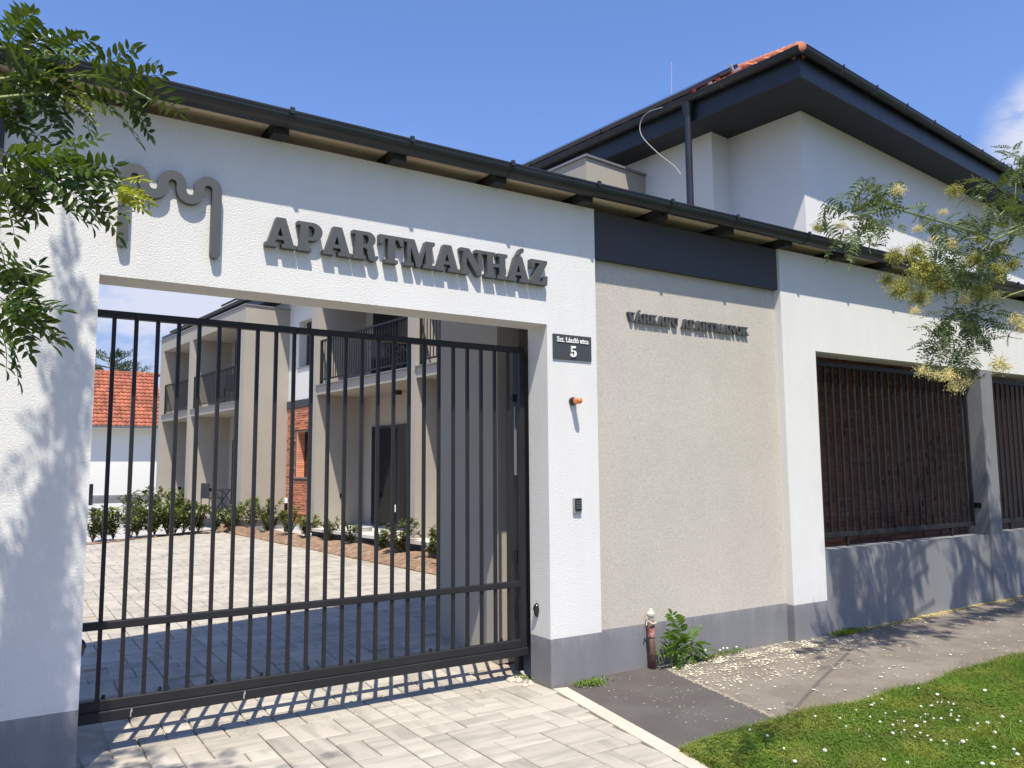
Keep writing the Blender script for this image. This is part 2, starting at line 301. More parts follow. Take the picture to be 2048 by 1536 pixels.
M['tile'] = mat('orange_roof_tile', (0.46, 0.14, 0.062), 0.7, var=0.12, vscale=3, fine=0.1, fscale=40, objrand=0.1, island=0.15)
M['tileold'] = mat('weathered_roof_tile', (0.36, 0.115, 0.062), 0.85, var=0.25, vscale=1.3, fine=0.2, fscale=20, objrand=0.2, island=0.25)
M['glass'] = mat('dark_window_glass', (0.010, 0.012, 0.015), 0.08, var=0.0, spec=0.35)
M['frame'] = mat('anthracite_window_frame', (0.022, 0.023, 0.027), 0.4, var=0.05)
M['capping'] = mat('grey_metal_capping', (0.26, 0.26, 0.27), 0.4, var=0.08, metal=0.3)
M['panel'] = mat('solar_panel', (0.012, 0.012, 0.02), 0.15, var=0.0, spec=0.6)
M['alu'] = mat('bright_aluminium', (0.65, 0.65, 0.66), 0.35, metal=0.7, var=0.05)
M['cable'] = mat('white_cable_sheath', (0.42, 0.42, 0.40), 0.5, var=0.05)
M['orange'] = mat('orange_lamp_lens', (0.78, 0.20, 0.02), 0.18, var=0.05, spec=0.7, coat=0.6)
M['black'] = mat('black_plastic', (0.010, 0.010, 0.011), 0.18, var=0.05, spec=0.6)
M['keyface'] = mat('grey_keypad_case', (0.33, 0.34, 0.33), 0.35, var=0.05, metal=0.4)
M['rust'] = mat('rusty_red_pipe', (0.14, 0.060, 0.042), 0.75, var=0.3, vscale=14, fine=0.25, fscale=120, bump=0.5, bscale=120, bdist=0.002, col2=(0.20, 0.13, 0.10))
M['redpaint'] = mat('worn_red_paint', (0.33, 0.055, 0.045), 0.6, var=0.25, vscale=20, col2=(0.42, 0.30, 0.26))
M['rag'] = mat('weathered_white_tape', (0.58, 0.54, 0.47), 0.85, var=0.2, vscale=25)
M['terrace'] = mat('terrace_slab', (0.60, 0.57, 0.50), 0.85, var=0.06, vscale=2, fine=0.08, fscale=80)
M['pine'] = mat('pine_needles', (0.075, 0.12, 0.05), 0.7, var=0.2, vscale=2, island=0.3, trans=0.2)
M['keys'] = mat('keypad_button', (0.11, 0.12, 0.13), 0.5, var=0.0)

# ------------------------------------------------------------------ ground and paving
def gz(y):
    return 0.0 if y < 0.5 else (0.1 if y > 1.7 else 0.1 * (y - 0.5) / 1.2)
def gs(x): return 0.0 if x < 3 else min(0.012 * (x - 3), 0.06)
MB().poly([(-900, -900, -0.06), (900, -900, -0.06), (900, 900, -0.06), (-900, 900, -0.06)]).build('ground', M['ground'], label='flat earth and scrub running out to the horizon', kind='structure')
m = MB(); m.add([(-3.4, 0.5, -0.025), (6, 0.5, -0.025), (6, 1.7, 0.075), (-3.4, 1.7, 0.075), (6, 40, 0.075), (-14, 40, 0.075), (-14, 1.7, 0.075)], [[0, 1, 2, 3], [6, 2, 4, 5]])
m.build('courtyard_ground', M['yard'], label='pale ground of the courtyard behind the planted beds', kind='structure')

# driveway: sand bed, individual stones, edging
def bx(y): return -0.165 * (-y) - 0.01 if y < 0 else 1e9        # inner line of edging
drive = root('driveway', (-1.5, 0, 0), 'driveway of marbled cream and grey concrete paving stones', None); tag(drive, kind='structure')
m = MB(); m.add([(-6, -3.6, -0.016), (-0.45, -3.6, -0.016), (0.1, 0.5, -0.016), (-6, 0.5, -0.016), (0.1, 1.7, 0.084), (-6, 1.7, 0.084), (2.3, 1.7, 0.084), (2.3, 5, 0.084), (1.3, 17.2, 0.084), (-5, 12, 0.084)],
              [[0, 1, 2, 3], [3, 2, 4, 5], [5, 6, 7, 8, 9]])
m.build('joint_sand', M['sand'], drive)
cell = 0.165
def stones():
    used = set(); out = []
    x0 = -4.6; y0 = -3.4
    nx = int(7.0 / cell); ny = int(20.5 / cell)
    sizes = [(1, 2), (2, 1), (1, 1), (1, 2), (2, 1), (2, 2), (1, 1)]
    for j in range(ny):
        for i in range(nx):
            if (i, j) in used: continue
            r = random.Random(i * 7919 + j * 104729)
            for t in range(6):
                a, b = r.choice(sizes)
                if all((i + p, j + q) not in used for p in range(a) for q in range(b)): break
            else: a, b = 1, 1
            for p in range(a):
                for q in range(b): used.add((i + p, j + q))
            xa = x0 + i * cell; ya = y0 + j * cell; xb = xa + a * cell; yb = ya + b * cell
            out.append([xa, ya, xb, yb])
    return out
keep = []
for s_ in stones():
    xa, ya, xb, yb = s_; cy = (ya + yb) / 2; cx = (xa + xb) / 2
    if yb <= 0.001:
        lim = bx(cy)
        if xa > lim - 0.05: continue
        if xb > lim: xb = lim; 
    elif ya < 0.3 and (xb > -0.0): 
        if xa > -0.05: continue
        xb = -0.002
    lim2 = 1.97 - 0.0555 * (cy - 5.6)
    if cy > 1.9 and xb > lim2: continue
    if 0.3 < cy <= 1.9 and xb > 0.02: continue
    if cy > 0 and xa < -3.15 + 0.07 * cy - 0.1: continue
    # far bed boundary
    if cy > 0 and cy > 16.0 + 0.78 * cx: continue
    if cx < -4.2: continue
    keep.append((xa, ya, xb, yb))
keep.sort(key=lambda s: -((s[2] - s[0]) * (s[3] - s[1])) / max(0.3, ((s[0] + 3.6) ** 2 + (s[1] + 5.08) ** 2) ** 1.5))
vis = [s for s in keep if 0.30 * 1 > 0 and (s[1] > -2.75) and (s[0] > -3.9)]
ind = vis[:296]; rest = [s for s in keep if s not in set(ind)]
stone_me = {}
def stone_mesh(w, h, k):
    key = (round(w, 3), round(h, 3), k)
    if key not in stone_me:
        g = 0.0045; b = 0.006; X = w / 2 - g; Y = h / 2 - g
        vs = [(-X, -Y, -0.03), (X, -Y, -0.03), (X, Y, -0.03), (-X, Y, -0.03), (-X, -Y, -b), (X, -Y, -b), (X, Y, -b), (-X, Y, -b), (-X + b, -Y + b, 0), (X - b, -Y + b, 0), (X - b, Y - b, 0), (-X + b, Y - b, 0)]
        fs = [[8, 9, 10, 11]] + [[i, (i + 1) % 4, 4 + (i + 1) % 4, 4 + i] for i in range(4)] + [[4 + i, 4 + (i + 1) % 4, 8 + (i + 1) % 4, 8 + i] for i in range(4)]
        stone_me[key] = MB().add(vs, fs).mesh('paving_stone', M['paver'] if k else M['paver2'])
    return stone_me[key]
for xa, ya, xb, yb in ind:
    cx = (xa + xb) / 2; cy = (ya + yb) / 2
    o = inst('paving_stone', stone_mesh(xb - xa, yb - ya, random.random() < 0.62), drive, (cx, cy, gz(cy) + random.uniform(-0.001, 0.002)))
    o.rotation_euler = (math.atan(0.0833) * (1 if 0.5 < cy < 1.7 else 0) + random.uniform(-.004, .004), random.uniform(-.004, .004), random.uniform(-.006, .006))
for kk, mm in ((0, M['paver2']), (1, M['paver'])):
    m = MB()
    for n_, (xa, ya, xb, yb) in enumerate(rest):
        if (n_ % 5 < 3) != bool(kk): continue
        g = 0.0035; b = 0.006; e = random.uniform(-0.001, 0.002)
        z = [gz(ya), gz(ya), gz(yb), gz(yb)]; X = (xa + g, xb - g, xb - g, xa + g); Y = (ya + g, ya + g, yb - g, yb - g); sx = (b, -b, -b, b); sy = (b, b, -b, -b)
        m.add([(X[i], Y[i], z[i] - 0.02) for i in range(4)] + [(X[i], Y[i], z[i] - b + e) for i in range(4)] + [(X[i] + sx[i], Y[i] + sy[i], z[i] + e) for i in range(4)],
              [[8, 9, 10, 11]] + [[i, (i + 1) % 4, 4 + (i + 1) % 4, 4 + i] for i in range(4)] + [[4 + i, 4 + (i + 1) % 4, 8 + (i + 1) % 4, 8 + i] for i in range(4)])
    m.build('paving_stones', mm, drive, kind='stuff')
# edging kerb stones along the right edge of the driveway
ed = root('driveway_edging', (0, -1, 0), 'row of cream edging stones between driveway and dark asphalt', 'kerb')
d = Vector((-0.18, -1.0, 0)).normalized(); nrm = Vector((d.y, -d.x, 0)) * -1
L = 0.5
for i in range(7):
    a = Vector((0.0, -0.02, 0)) + d * (i * L); b = a + d * (L - 0.006); w = nrm * 0.118
    if w.x < 0: w = -w
    q = [a, b, b + w, a + w]; m = MB(); bz = 0.004
    c = (a + b + w + w + a + b) / 4; c = (a + b + a + w + b + w) / 4
    top = [p + (c - p) * 0.02 for p in q]
    m.add([(p.x, p.y, -0.06) for p in q] + [(p.x, p.y, 0.002) for p in q] + [(p.x, p.y, 0.006) for p in top], [[8, 9, 10, 11]] + [[i_, (i_ + 1) % 4, 4 + (i_ + 1) % 4, 4 + i_] for i_ in range(4)] + [[4 + i_, 4 + (i_ + 1) % 4, 8 + (i_ + 1) % 4, 8 + i_] for i_ in range(4)])
    m.build('edging_stone', M['edging'], ed)
# asphalt
def gy_(x): return -1.46 + 0.03 * math.sin(x * 2.1) + 0.02 * math.sin(x * 5.3 + 1)
m = MB(); pts = [(0.125, 0.0), (0.03, -0.5), (-0.055, -1.0), (-0.15, -1.5), (-0.22, -1.9), (0.70, -1.9), (0.775, -1.55), (1.114, -0.08), (1.14, 0.09), (0.125, 0.09)]
m.poly([(x, y, 0.0) for x, y in pts]); m.build('asphalt_patch', M['asphaltnew'], label='patch of newer dark asphalt beside the driveway', kind='structure')
m = MB(); nxx = 60
for i in range(nxx + 1):
    f = i / nxx; 
    for j in range(3):
        if j == 0: x, y = 0.70 + f * 15.3, -1.9
        elif j == 1: x, y = 0.79 + f * 15.21, -1.5
        else: x, y = 1.14 + f * 14.86, 0.1
        m.v.append(Vector((x, y, -0.003 + gs(x) )))
for i in range(nxx):
    for j in range(2): a = i * 3 + j; m.f.append([a, a + 3, a + 4, a + 1])
m.build('pavement', M['asphaltold'], label='dusty old asphalt footpath along the wall', kind='structure')
# crumbly edge of asphalt patch
m = MB()
for i in range(260):
    f = random.random() ** 0.9; x = 1.114 - 0.34 * f + random.gauss(0, 0.008); y = -0.08 - 1.47 * f
    r = random.uniform(0.003, 0.009); m.box(x - r, y - r, -0.004, x + r * random.uniform(.6, 1.4), y + r, random.uniform(0.002, 0.008))
m.build('asphalt_crumbs', M['sand'], label='loose grit along the joint between new and old asphalt', kind='stuff')

# petals on the footpath
def petals(name, mt, spots, label):
    V = []; F = []
    for x, y, s, z in spots:
        a = random.uniform(0, 6.28); n = 4; b = len(V); e = random.uniform(0.5, 1)
        for k in range(n):
            t = a + k * math.pi / 2; V.append((x + s * math.cos(t) * (1 if k % 2 else e), y + s * math.sin(t) * (1 if k % 2 else e), z + random.uniform(0, 0.35) * s))
        F.append([b, b + 1, b + 2, b + 3])
    npmesh(name, np.array(V), np.array(F), mt, label=label, kind='stuff')
sp = []
def dens(x, y): return min(1, max(0, 0.55 + 0.5 * math.sin(9 * x + 5 * y + 2 * math.sin(4 * y)) * math.sin(7 * x - 16 * y + 1) + .25 * math.sin(31 * x + 12 * y) * math.sin(23 * x - 41 * y)))
while len(sp) < 3900:
    x = random.uniform(1.02, 3.6); y = -abs(random.gauss(0.0, 0.34)) * (1.25 - 0.22 * (x - 1)) + 0.05
    if y > 0.08 or y < -1.0: continue
    if x < 1.11 + 0.23 * (y + .08) + .01: continue
    if random.random() > 0.05 + dens(x, y) ** 2.6: continue
    sp.append((x, y, random.choice([.003, .004, .005, .007, .010, .013]), 0.002))
for i in range(420):
    x = random.uniform(0.9, 7.5); y = random.uniform(-1.4, 0.0)
    if x < 1.11 + 0.23 * (y + .08): continue
    sp.append((x, y, random.choice([0.004, 0.006, 0.008, 0.012, 0.018]), 0.003 + gs(x)))
for i in range(160):
    x = random.uniform(0.25, 1.1); y = random.uniform(-1.5, 0.05)
    sp.append((x, y, random.uniform(0.002, 0.007), 0.003))
petals('fallen_petals', M['petal'], sp, 'pale fallen petals scattered over the footpath')
sp = []
for i in range(5200):
    x = random.uniform(3.45, 9); y = (0.0 if x < 6.45 else -0.02) - abs(random.gauss(0, 0.05 + 0.02 * math.sin(3 * x))) 
    sp.append((x, y, random.uniform(0.004, 0.011), 0.003 + gs(x) + random.uniform(0, .006)))
for i in range(1500):
    x = random.uniform(-0.06, 0.7) ** 1; y = -1.50 - abs(random.gauss(0, 0.03)); sp.append((x, y, random.uniform(0.003, 0.008), 0.004))
for i in range(900):
    x = random.uniform(-3, 0.0); y = 0.30 + random.gauss(0, 0.06); sp.append((x, y, random.uniform(0.002, 0.006), gz(y) + .002))
petals('fallen_blossom_drift', M['petaly'], sp, 'yellow drift of fallen blossom along the foot of the low wall')

# grass verge
def verge_y(x): return -1.50 + 0.035 * math.sin(x * 2.3) + 0.02 * math.sin(x * 7.1)
m = MB(); ed_ = [(x, verge_y(x) + 0.02) for x in np.linspace(-0.12, 14, 60)]
m.poly([(x, y, 0.006 + gs(x)) for x, y in ed_][::-1] + [(-0.20, -1.76, 0.006), (-0.46, -3.2, 0.006), (-0.9, -6, 0.006), (14, -6, 0.02)][::1])
m.build('verge', M['turf'], label='turf soil of the roadside verge', kind='structure')
def blades(n, xr, yr, hmin, hmax, wd, mt, label, name='grass', lean=0.6, edge=True, keepf=None):
    x = rng.uniform(*xr, n * 2); y = rng.uniform(*yr, n * 2)
    vy = -1.50 + 0.035 * np.sin(x * 2.3) + 0.02 * np.sin(x * 7.1); 
    jitter = rng.normal(0, 0.018, n * 2)
    ok = (y < vy + jitter) & (x > -0.17 + (y + 1.5) * 0.18 + 0.005)
    if keepf is not None: ok &= keepf(x, y)
    x = x[ok][:n]; y = y[ok][:n]; n = len(x)
    patch = 0.5 + 0.5 * np.sin(3.1 * x + 1.3 * y) * np.sin(2.3 * x - 4.1 * y + 0.7)
    h = rng.uniform(hmin, hmax, n) * (0.7 + 0.6 * patch); a = rng.uniform(0, 2 * np.pi, n); la = rng.uniform(0, 2 * np.pi, n); ln = h * rng.uniform(0.1, lean * 2, n)
    w = wd * rng.uniform(0.6, 1.3, n); z = np.where(x > 3, np.minimum(0.012 * (x - 3), 0.06), 0) + 0.004
    dx = np.cos(a) * w / 2; dy = np.sin(a) * w / 2; lx = np.cos(la) * ln; ly = np.sin(la) * ln
    V = np.zeros((n, 5, 3)); 
    V[:, 0] = np.stack([x - dx, y - dy, z], 1); V[:, 1] = np.stack([x + dx, y + dy, z], 1)
    V[:, 2] = np.stack([x + dx * .9 + lx * .35, y + dy * .9 + ly * .35, z + h * .6], 1); V[:, 3] = np.stack([x - dx * .9 + lx * .35, y - dy * .9 + ly * .35, z + h * .6], 1)
    V[:, 4] = np.stack([x + lx, y + ly, z + h], 1)
    b = np.arange(n)[:, None] * 5
    F = np.concatenate([b + np.array([[0, 1, 2]]), b + np.array([[0, 2, 3]]), b + np.array([[3, 2, 4]])], 0)
    return npmesh(name, V.reshape(-1, 3), F, mt, label=label, kind='stuff')
blades(150000, (-0.6, 4.8), (-2.9, -1.38), 0.018, 0.045, 0.0045, M['grass'], 'short green clover turf of the roadside verge')
blades(7000, (-0.3, 4.8), (-2.9, -1.5), 0.05, 0.085, 0.0045, M['grass'], 'longer grass tufts standing out of the clover turf', name='grass_tufts', lean=0.8, keepf=lambda x, y: np.sin(4.3 * x + 2 * y) * np.sin(3.7 * x - 5.1 * y + 2) > 0.45)
blades(5000, (-0.3, 4.8), (-2.9, -1.5), 0.02, 0.05, 0.004, M['dryg'], 'dry blades scattered through the verge', name='dry_blades', keepf=lambda x, y: np.sin(2.9 * x + 3 * y + 1) * np.sin(4.1 * x - 3.1 * y) > 0.2)
blades(40000, (4.8, 12), (-4.5, -1.38), 0.025, 0.06, 0.010, M['grass'], 'green turf further along the roadside verge', name='far_grass')
blades(5000, (-0.3, 1.2), (-1.66, -1.4), 0.01, 0.035, 0.004, M['dryg'], 'dry yellow blades at the worn edge of the verge', name='dry_grass')
blades(260, (0.8, 4.5), (-1.56, -1.42), 0.06, 0.13, 0.002, M['dryg'], 'tall dry grass stalks on the verge edge', name='grass_stalks', lean=0.3)
blades(45000, (-0.9, 6), (-5.0, -2.85), 0.025, 0.055, 0.009, M['grass'], 'green turf of the verge nearer the road', name='near_road_grass')
# broader clover leaves
def clovers(n):
    x = rng.uniform(-0.35, 4.6, n); y = rng.uniform(-2.8, -1.42, n); vy = -1.50 + 0.035 * np.sin(x * 2.3); ok = (y < vy) & (x > -0.16 + (y + 1.5) * 0.18)
    x = x[ok]; y = y[ok]; n = len(x); z = rng.uniform(0.02, 0.045, n); V = []; r = rng.uniform(0.006, 0.010, n); a0 = rng.uniform(0, 6.28, n)
    vs = []
    for k in range(3):
        a = a0 + k * 2.094
        c = np.stack([x, y, z], 1); d_ = np.stack([np.cos(a), np.sin(a), np.zeros(n) + .25], 1) * r[:, None]; p = np.stack([-np.sin(a), np.cos(a), np.zeros(n)], 1) * r[:, None] * .55
        vs.append(np.stack([c, c + d_ * .7 + p, c + d_ * 1.15, c + d_ * .7 - p], 1))
    V = np.concatenate(vs, 0).reshape(-1, 3); F = np.arange(len(V)).reshape(-1, 4)
    npmesh('clover_leaves', V, F, M['grass'], label='low clover leaves among the verge grass', kind='stuff')
clovers(26000)
# clover flowers
fl = []
cl_pts = [(1500, 1462), (1535, 1478), (1568, 1500), (1590, 1530), (1650, 1505), (1862, 1485), (1888, 1487), (1893, 1490), (1926, 1489), (1988, 1497), (1965, 1530), (1985, 1532), (1902, 1430), (1915, 1445), (1940, 1458), (1948, 1462), (1816, 1527), (1786, 1472), (1768, 1524), (2028, 1505), (2035, 1512), (2005, 1435), (1975, 1450), (1955, 1453), (1833, 1458), (1990, 1468), (1875, 1395), (1970, 1385)]
for p in cl_pts:
    q = atz(p[0], p[1], 0.03); fl.append((q.x, q.y, random.uniform(0.008, 0.014)))
for i in range(330):
    x = random.uniform(0.2, 4.6); y = random.uniform(-2.7, -1.5); 
    if (math.sin(1.9 * x - 0.8) * math.sin(2.6 * y + 6.5) < random.random() * 0.9 - 0.12 or x < 0.9): continue
    fl.append((x, y, random.uniform(0.003, 0.010)))
m = MB()
for x, y, r in fl:
    z = random.uniform(0.03, 0.05); m.lathe((x, y, z), [(r * .5, -r * .6), (r, 0), (r * .85, r * .5), (r * .3, r * .8)], 7); m.bar((x, y, 0), (x, y, z - r * .5), 0.002)
m.build('clover_flowers', M['clover'], label='small white clover flowers dotted over the verge grass', kind='stuff')

# ------------------------------------------------------------------ gate building (street wall)
GB = root('gate_building', (0, 0, 0), 'white rendered street wall with gateway, beige panel, barred openings and black gutter', 'building')
B = lambda nm, mt, *a, **k: MB().box(*a).build(nm, mt, GB, **k)
ZP = 0.36; ZT = 3.81; TH = 0.27; ZL = 2.785
# plastered body pieces (butted end to end, 2-3 mm lips)
B('wall', M['white'], -3.66, 0, ZP, -3.16, TH, ZT)
B('wall', M['header'], -4.6, -0.02, 0.0, -3.662, TH, ZT, label='dark grey end strip of the wall')
B('plinth', M['plinth'], -3.66, -0.001, -0.05, -3.16, TH, ZP)
B('lintel', M['white'], -3.16, 0, ZL, 0, TH, ZT)
B('wall', M['white'], 0, 0, ZP, 0.496, TH, ZT)
B('plinth', M['plinth'], 0, -0.001, -0.05, 0.496, TH, ZP)
B('wall', M['beige'], 0.496, 0.082, 0.355, 2.832, TH, 3.40, label='recessed beige rendered panel')
B('plinth', M['plinth'], 0.496, 0.080, -0.05, 2.832, TH, 0.355)
B('header', M['header'], 0.496, 0.03, 3.40, 2.832, TH, ZT)
B('pilaster', M['white'], 2.832, 0, 0.342, 3.338, TH, ZT)
B('plinth', M['plinth'], 2.832, -0.001, -0.05, 3.338, TH, 0.342)
B('low_wall', M['lowwall'], 3.338, 0.0005, -0.05, 6.46, 0.24, 0.825)
B('post', M['lowwall'], 6.46, -0.025, -0.05, 6.735, 0.24, 2.82)
B('low_wall', M['lowwall'], 6.735, -0.024, -0.05, 13, 0.24, 0.84)
B('lintel', M['white'], 3.338, 0, 2.82, 13, TH, ZT)
# eave: rafters, boards, fascia, gutter, brackets, roof
X0, X1 = -4.6, 13.0
xr = [-2.95 + 0.836 * k for k in range(-2, 19)]
for x in xr: MB().box(x - 0.10, -0.115, 3.8105, x, 0.30, 3.909).build('rafter_end', M['soffitdark'], GB)
for k in range(len(xr) - 1):
    for j in range(7):
        y0 = 0.295 - j * 0.058; 
        MB().box(xr[k] + 0.002, y0 - 0.0555, 3.893, xr[k + 1] - 0.102, y0, 3.908, 0.003).build('soffit_board', M['wood'], GB)
MB().box(X0, -0.125, 3.862, X1, -0.1155, 3.93).build('fascia', M['gutter'], GB)
def gutter_mb(p0, p1, outv, r=0.075, n=12):
    """half round gutter between p0,p1 (top rim centre line); outv = outward horizontal"""
    m = MB(); t = (p1 - p0).normalized(); prof = []
    for k in range(n + 1):
        a = math.pi * k / n; prof.append((-math.cos(a) * r, -math.sin(a) * r))
    prof = [(-r, 0.0)] + prof[1:]
    inner = [(c * 0.95, s_ * 0.95) for c, s_ in prof[::-1]]
    lip = [(r + 0.006, 0.004), (r + 0.006, 0.014), (r - 0.006, 0.014), (r - 0.008, 0.0)]
    full = prof + lip + inner[1:]
    vs = []; k = len(full)
    for P in (p0, p1):
        for (o, z) in full: q = P + outv * o + Vector((0, 0, z)); vs.append((q.x, q.y, q.z))
    fs = [[i, (i + 1) % k, k + (i + 1) % k, k + i] for i in range(k)] + [list(range(k)), list(range(2 * k - 1, k - 1, -1))]
    m.add(vs, fs); return m
gc = -0.172; gzt = 3.915
xj = [-2.13, -1.292, -0.463, 0.360, 1.168, 1.979, 3.0, 3.82, 4.64, 5.46, 6.28, 7.1, 7.9, 8.7, 9.5]
segs = [-4.6] + xj + [13.0]
for a, b in zip(segs[:-1], segs[1:]):
    dz = random.uniform(-0.0012, 0.0012)
    gutter_mb(Vector((a - 0.012, gc, gzt + dz)), Vector((b, gc, gzt + dz)), Vector((0, -1, 0)), r=0.075 + (0.0012 if segs.index(a) % 2 else 0)).build('gutter', M['gutter'], GB, smooth=False)
for x in xj:
    m = MB(); pr = []
    for k in range(13):
        a = math.pi * k / 12; pr.append((x + 0.004, gc + math.cos(a) * 0.0795, gzt - math.sin(a) * 0.0795))
    pr2 = [(x - 0.02, p[1], p[2]) for p in pr]
    m.add(pr + pr2, [[i, i + 1, 14 + i, 13 + i] for i in range(12)]); m.box(x - 0.022, gc - 0.092, gzt - 0.012, x + 0.006, gc - 0.072, gzt + 0.028)
    m.build('gutter_bracket', M['gutter'], GB)
MB().box(X0, 0.301, 3.8, X1, 0.33, 3.915).build('eave_light_stop', M['soffitdark'], GB)  # strip added behind the rafters to block light through the open gaps
def back(x): return max(1.0, 1.9 + 0.2 * (x + 1)) if x < 3 else 1.15 + 0.113 * x
m = MB(); xs = list(np.linspace(X0, X1, 60))
for x in xs:
    yb = back(x)
    m.v += [Vector((x, -0.13, 3.945)), Vector((x, yb, 3.95 + 0.2 * (yb + 0.1))), Vector((x, yb, 3.912 + 0.19 * (yb + 0.1))), Vector((x, -0.114, 3.912))]
for i in range(len(xs) - 1):
    for k in range(4): a = i * 4 + k; b_ = i * 4 + (k + 1) % 4; m.f.append([a, b_, b_ + 4, a + 4])
m.f += [[0, 1, 2, 3], [len(m.v) - 1, len(m.v) - 2, len(m.v) - 3, len(m.v) - 4]]
m.build('roof', M['header'], GB)
# inner column and beam behind the gate
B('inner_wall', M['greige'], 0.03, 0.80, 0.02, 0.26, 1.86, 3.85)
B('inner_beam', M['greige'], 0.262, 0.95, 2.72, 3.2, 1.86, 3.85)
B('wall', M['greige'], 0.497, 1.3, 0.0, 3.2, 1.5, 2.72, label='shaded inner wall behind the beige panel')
MB().box(-0.003, 0.14, 0.50, 0.0, 0.14, 0.5)
# small side devices (own things)
o = MB(lambda x, y, z: Vector((z * 1.0, x, y)) + Vector((0, 0.172, 0.555)))
m = MB(); 
for k in range(9):
    pass
pts = []
m = MB(); n = 14
for i in range(8):
    f = i / 7; zz = -0.055 + 0.11 * f; rr = 0.026 * math.sqrt(max(0.02, 1 - (2 * f - 1) ** 2)) * (1.1 if f > .5 else .92)
    for k in range(n):
        a = math.pi * 2 * k / n; m.v.append(Vector((-0.004 - max(0, rr * 1.25 * math.sin(a)) , 0.172 + rr * math.cos(a), 0.555 + zz)))
for i in range(7):
    for k in range(n): m.f.append([i * n + k, i * n + (k + 1) % n, (i + 1) * n + (k + 1) % n, (i + 1) * n + k])
m.f += [list(range(n))[::-1], list(range(7 * n, 8 * n))]
m.build('gate_photocell', M['black'], smooth=True, label='glossy black oval photocell low on the reveal of the right gate pillar', cat='sensor')
m2 = MB(); m2.v = [Vector((-3.16 - (p.x) , p.y, p.z + 0.1)) for p in m.v]; m2.f = [f[::-1] for f in m.f]
m2.build('gate_photocell', M['black'], smooth=True, label='black photocell on the reveal of the left gate pillar', cat='sensor')

# ------------------------------------------------------------------ sliding gate
GT = root('sliding_gate', (-1.5, 0.33, 0.16), 'anthracite steel sliding gate with vertical bars closing the gateway', 'gate')
gy0, gy1 = 0.305, 0.355
MB().box(-4.6, gy0, 2.594, -1.9, gy1, 2.638, 0.003).build('top_rail', M['steel'], GT)
MB().box(-1.896, gy0, 2.594, -0.06, gy1, 2.638, 0.003).build('top_rail', M['steel'], GT)
MB().box(-4.6, gy0, 0.720, -0.06, gy1, 0.765, 0.003).build('middle_rail', M['steel'], GT)
MB().box(-4.6, gy0, 0.255, -0.06, gy1, 0.315, 0.004).build('bottom_rail', M['steel'], GT)
MB().box(-4.6, gy0 - 0.006, 0.190, 0.0, gy1 + 0.01, 0.253, 0.006).build('track_beam', M['steel'], GT)
MB().box(-0.059, gy0, 0.2545, -0.012, gy1, 2.638, 0.003).build('end_stile', M['steel'], GT)
bm_u = MB().box(-0.0115, -0.0115, 0, 0.0115, 0.0115, 1.827).mesh('bar', M['steel']); bm_l = MB().box(-0.0115, -0.0115, 0, 0.0115, 0.0115, 0.404).mesh('bar', M['steel'])
for k in range(-10, 24):
    x = -3.037 + 0.125 * k
    inst('bar', bm_u, GT, (x, 0.33, 0.766)); inst('bar', bm_l, GT, (x, 0.33, 0.3155))
for x in np.arange(-3.0, 0, 0.31):
    MB().lathe((x, 0.372, 0.318), [(0.012, -0.01), (0.014, 0.0), (0.012, 0.012), (0.004, 0.016)], 8).build('rack_bolt', M['black'], GT)
MB().box(-4.6, 0.366, 0.26, -0.1, 0.386, 0.29).build('gear_rack', M['steel'], GT)
MB().box(-2.82, 0.90, 0.05, -2.74, 0.98, 0.13, 0.004).box(-2.735, 0.92, 0.09, -2.50, 0.95, 0.115, 0.003).box(-2.495, 0.90, 0.05, -2.42, 0.98, 0.14, 0.004).build('roller_carriage', M['black'], label='low black steel bracket on the paving just behind the gate', cat='gate roller')
m = MB().box(-0.03, 0.40, 0.05, 0.02, 0.46, 2.66, 0.003).box(-0.075, 0.395, 2.2, -0.031, 0.42, 2.26).box(-0.075, 0.395, 0.9, -0.031, 0.42, 1.0)
m.build('catch_post', M['steel'], label='slim dark steel catch post behind the right end of the gate', cat='post')
MB().box(-0.06, 0.385, 1.60, -0.03, 0.399, 2.16).build('catch_plate', M['capping'], label='bright metal strip on the gate catch post', cat='plate')
m = MB()
for x in (-2.2, -2.86): m.box(x, gy0 - 0.0085, 0.20, x + 0.006, gy0 - 0.0065, 0.235).box(x + 0.004, gy0 - 0.0085, 0.225, x + 0.012, gy0 - 0.0065, 0.247)
m.build('paint_chip', M['alu'], GT)
# stones lump by the gate end
m = MB()
for i in range(14):
    x = random.uniform(-0.16, -0.02); y = random.uniform(0.12, 0.42); r = random.uniform(0.012, 0.034); m.lathe((x, y, gz(y)), [(r, -0.01), (r * 1.1, r * .4), (r * .7, r * .9), (r * .15, r * 1.1)], 7)
m.build('rubble', M['edging'], label='loose stones heaped at the foot of the right gate pillar', kind='stuff')

